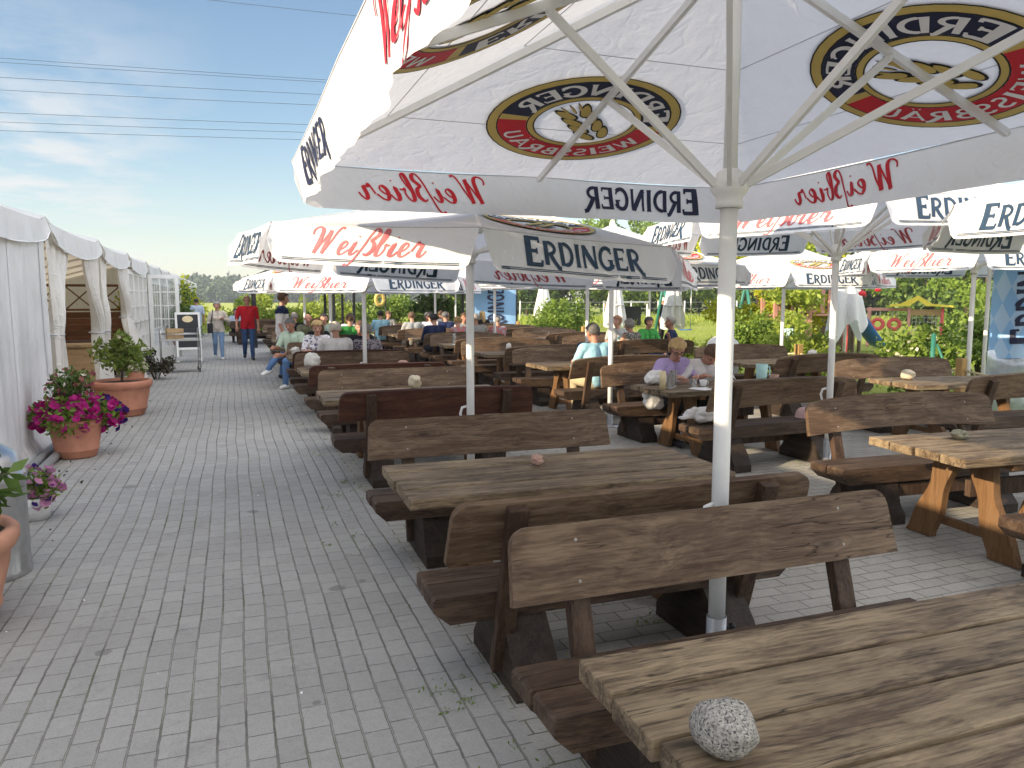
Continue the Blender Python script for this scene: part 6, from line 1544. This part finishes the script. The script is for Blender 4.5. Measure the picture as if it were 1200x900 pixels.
b.box((0, -.04, 1.12), (.62, .02, .42)); b.build('upper_panel', plain('mint_board', (.44, .62, .58), .5), t); b = MB(); b.box((0, -.04, .62), (.62, .02, .5)); b.build('lower_panel', M['paper'], t)
b = MB(); r = random.Random(3)
for k in range(9): b.tube([(r.uniform(-.26, .26), -.052, r.uniform(.95, 1.3)) for _ in range(2)] , .012, 5)
for k in range(7): b.ball((r.uniform(-.24, .1), -.052, r.uniform(.42, .8)), (.05, .004, .06), 8)
b.build('drawing', M['black'], t)
t = thing('swing_frame', 'tall green metal swing frame with A-shaped ends on the lawn', 'swing', (16.6, 24.6, 0), R_(-8)); L = 3.3
for sx in (-L / 2, L / 2):
    for sy in (-.85, .85): q = MB(); q.tube([(sx, sy, 0), (sx, 0, 2.25)], .055, 8); q.build('leg', M['green_metal'], t)
q = MB(); q.tube([(-L / 2 - .1, 0, 2.27), (L / 2 + .1, 0, 2.27)], .06, 10); q.build('crossbar', M['green_metal'], t)
for k, x in enumerate((-.75, .75)):
    q = MB()
    for dx in (-.2, .2): q.tube([(x + dx, 0, 2.22), (x + dx, 0, .52)], .012, 5)
    q.build('chain', M['steel'], t); q = MB(); q.box((x, 0, .5), (.46, .2, .035), 0, None, .01); q.build('swing_seat', M['blue'], t)
t = thing('slide', 'blue plastic slide coming down from the playhouse beside the tyre swing', 'slide', (18.3, 18.6, 0), R_(20)); b = MB()
def sl(u, v):
    z = 1.45 * (1 - v) ** 1.15 + .12; return (.28 * math.cos(math.pi * u) + 2.2 * v - 1.0, -.0, z + .14 * (1 - math.sin(math.pi * u)))
def sl2(u, v): p = sl(u, v); return (2.2 * v - 1.2, .28 * math.cos(math.pi * u), p[2])
b.grid(sl2, 10, 16); b.build('chute', M['blue'], t)
for sx in (-1.15, -.75): q = MB(); q.bar((sx, -.25, 0), (sx, -.25, 1.6), .08, .08); q.bar((sx, .25, 0), (sx, .25, 1.6), .08, .08); q.build('ladder', M['trunk'], t)
t = thing('playhouse', 'dark brown gabled playhouse with a steep red roof behind the draped parasol', 'playhouse', (17.2, 18.9, 0), R_(-25)); b = MB(); b.box((0, 0, .9), (1.2, 1.1, 1.8)); b.build('wall', M['trunk'], t)
b = MB(); b.prism([(-.85, 1.75), (.0, 2.75), (.85, 1.75), (.80, 1.70), (.0, 2.62), (-.80, 1.70)], 'y', -.75, .75); b.build('roof', M['redpaint'], t)
t = thing('tyre_swing', 'wooden swing frame with a yellow gable and two coral-red tyre swings', 'swing', (22.0, 20.4, 0), R_(-48))
for sx, m in ((-1.2, M['pinkpaint']), (.05, M['pinkpaint']), (1.05, M['redpaint'])):
    for sy in (-.4, .4): q = MB(); q.bar((sx, sy, 0), (sx, sy * .55, 1.34), .09, .09); q.build('post', m, t)
q = MB(); q.bar((-1.3, 0, 1.28), (.0, 0, 1.28), .10, .10); q.build('beam', M['pinkpaint'], t); q = MB(); q.bar((.1, 0, 1.18), (1.1, 0, 1.18), .12, .20); q.build('beam', M['pale_wood'], t)
for x in (-.92, -.40):
    q = MB(); q.tube([(x + .17 * math.cos(R_(a)), 0, .76 + .17 * math.sin(R_(a))) for a in range(0, 361, 15)], .065, 10, 0, False); tq = q.build('tyre', M['coral'], t)
    q = MB(); q.tube([(x - .06, 0, .9), (x - .06, 0, 1.26)], .010, 5); q.tube([(x + .06, 0, .9), (x + .06, 0, 1.26)], .010, 5); q.build('chain', M['steel'], tq)
q = MB(); q.prism([(-.55, 1.46), (-.25, 1.47), (.30, 1.76), (.75, 1.47), (1.35, 1.42), (1.35, 1.36), (.70, 1.40), (.55, 1.40), (.30, 1.60), (.05, 1.40), (-.25, 1.40), (-.55, 1.38)], 'y', -.45, .45); q.build('gable_roof', M['yellow'], t)
b = MB()
for k in range(8): b.tube([(.15 + k * .12, 0, 1.1), (.15 + k * .12, 0, .2)], .008, 4)
for k in range(6): b.tube([(.15, 0, .25 + k * .15), (1.0, 0, .25 + k * .15)], .008, 4)
b.build('climbing_net', M['seam'], t)
t = thing('climbing_frame', 'red wooden climbing frame half hidden behind the large blue banner', 'climbing frame', (22.0, 15.6, 0), R_(-45))
for k, (z0, z1) in enumerate(((1.75, 2.15), (1.1, 1.5), (.8, 1.25), (.5, 1.0))): q = MB(); q.bar((-1.3, 0, z0), (1.6, 0, z1), .12, .16); q.build('rail', M['redpaint'], t)
for sx in (-.9, .3, 1.5): q = MB(); q.box((sx, .1, 1.1), (.13, .13, 2.2)); q.build('post', M['redpaint'], t)
t = thing('shed', 'small flat-roofed shed with a pink end wall across the lawn', 'shed', (21.6, 40.5, 0), R_(-20)); t.scale = (.6, .6, .7); b = MB(); b.box((-.7, 0, 1.0), (1.5, 2.4, 2.0)); b.build('wall', M['pinkpaint'], t)
b = MB(); b.box((.4, 0, 2.08), (4.2, 2.9, .12)); b.build('roof', M['galv'], t); b = MB(); b.box((-.75, -1.22, 1.25), (.5, .04, .55)); b.build('window', M['ink'], t)
for sx in (2.3,): q = MB(); q.box((sx, -1.2, 1.0), (.12, .12, 2.0)); q.build('post', M['white'], t)
b = MB(); b.box((1.1, .9, .85), (1.9, .3, 1.7)); b.build('back_panel', M['darkcanvas'], t)
t = thing('fence_stake', 'green metal fence stake with a slanting brace left of the large blue banner', 'stake', (9.75, 8.55, 0), R_(-30)); q = MB(); q.tube([(0, 0, 0), (0, 0, 1.12)], .034, 10); q.ball((0, 0, 1.12), (.036, .036, .02), 10); q.build('stake', M['green_metal'], t); q = MB(); q.tube([(.05, 0, .98), (.42, 0, .1)], .018, 8); q.build('brace', M['green_metal'], t)
t = thing('litter_bin', 'white bin with a rounded lid behind the parasol pole on the right', 'bin', (7.95, 11.2, 0)); b = MB(); b.lathe([(0, 0), (.26, 0), (.28, .72), (.29, .76)], 24); b.build('body', M['white'], t); b = MB(); b.lathe([(.295, .75), (.29, .80), (.25, .92), (.15, 1.0), (0, 1.03)], 24); b.build('lid', M['white'], t)
# wire fence across the far meadow
t = thing('wire_fence', 'old wire fence with pale wooden stakes across the meadow below the trees', 'fence', (22, 52, 0)); 
for k in range(16):
    q = MB(); q.tube([(-11 + k * 2.0, -k * .35, 0), (-11 + k * 2.0 + .03, -k * .35, 1.5)], .06, 6); q.build('stake', M['seam'], t)
q = MB()
for z in (.5, .95, 1.4): q.tube([(-11, 0, z), (19, -15 * .35, z)], .012, 4)
q.build('wire', M['steel'], t)
# ------------------------------------------------------------------ overhead power lines, running across the view far behind the tent
for i, (x0, y0, z0, sz) in enumerate(((-.64, 60.8, 22.62, -.027), (-13.46, 60.0, 17.14, -.007), (-13.65, 60.8, 17.08, -.002), (-13.53, 60.0, 15.93, .002), (-13.77, 60.8, 15.31, .005), (-13.68, 60.0, 13.70, .008), (-13.9, 60.8, 13.26, .011), (-13.75, 60.0, 12.56, .013))):
    b = MB(); b.tube([(x0 + d, y0 - .12 * d, z0 + sz * d + .00022 * (d - 4) ** 2) for d in range(-80, 141, 6)], .013, 5)
    tag(b.build('power_line', M['black']), 'dark overhead power cable crossing the sky, ' + ['topmost of all, far above the rest', 'upper of the close pair', 'lower of the close pair', 'third from the top of the bundle of seven', 'fourth, in the middle of the bundle of seven', 'third from the bottom', 'second from the bottom', 'lowest of all'][i], 'cable', 'overhead power cables')

# ------------------------------------------------------------------ summer haze
b = MB(); b.box((0, 230, 15.5), (1130, 660, 33.2)); hz = b.build('haze', None); hz['kind'] = 'stuff'
m = bpy.data.materials.new('haze_air'); m.use_nodes = True; m.node_tree.nodes.clear(); k = NT(m.node_tree)
o_ = k.n('ShaderNodeOutputMaterial'); v_ = k.n('ShaderNodeVolumePrincipled', {'Color': (.80, .88, 1, 1), 'Density': .0006}); k.link(v_.outputs[0], o_.inputs['Volume'])
hz.data.materials.clear(); hz.data.materials.append(m)
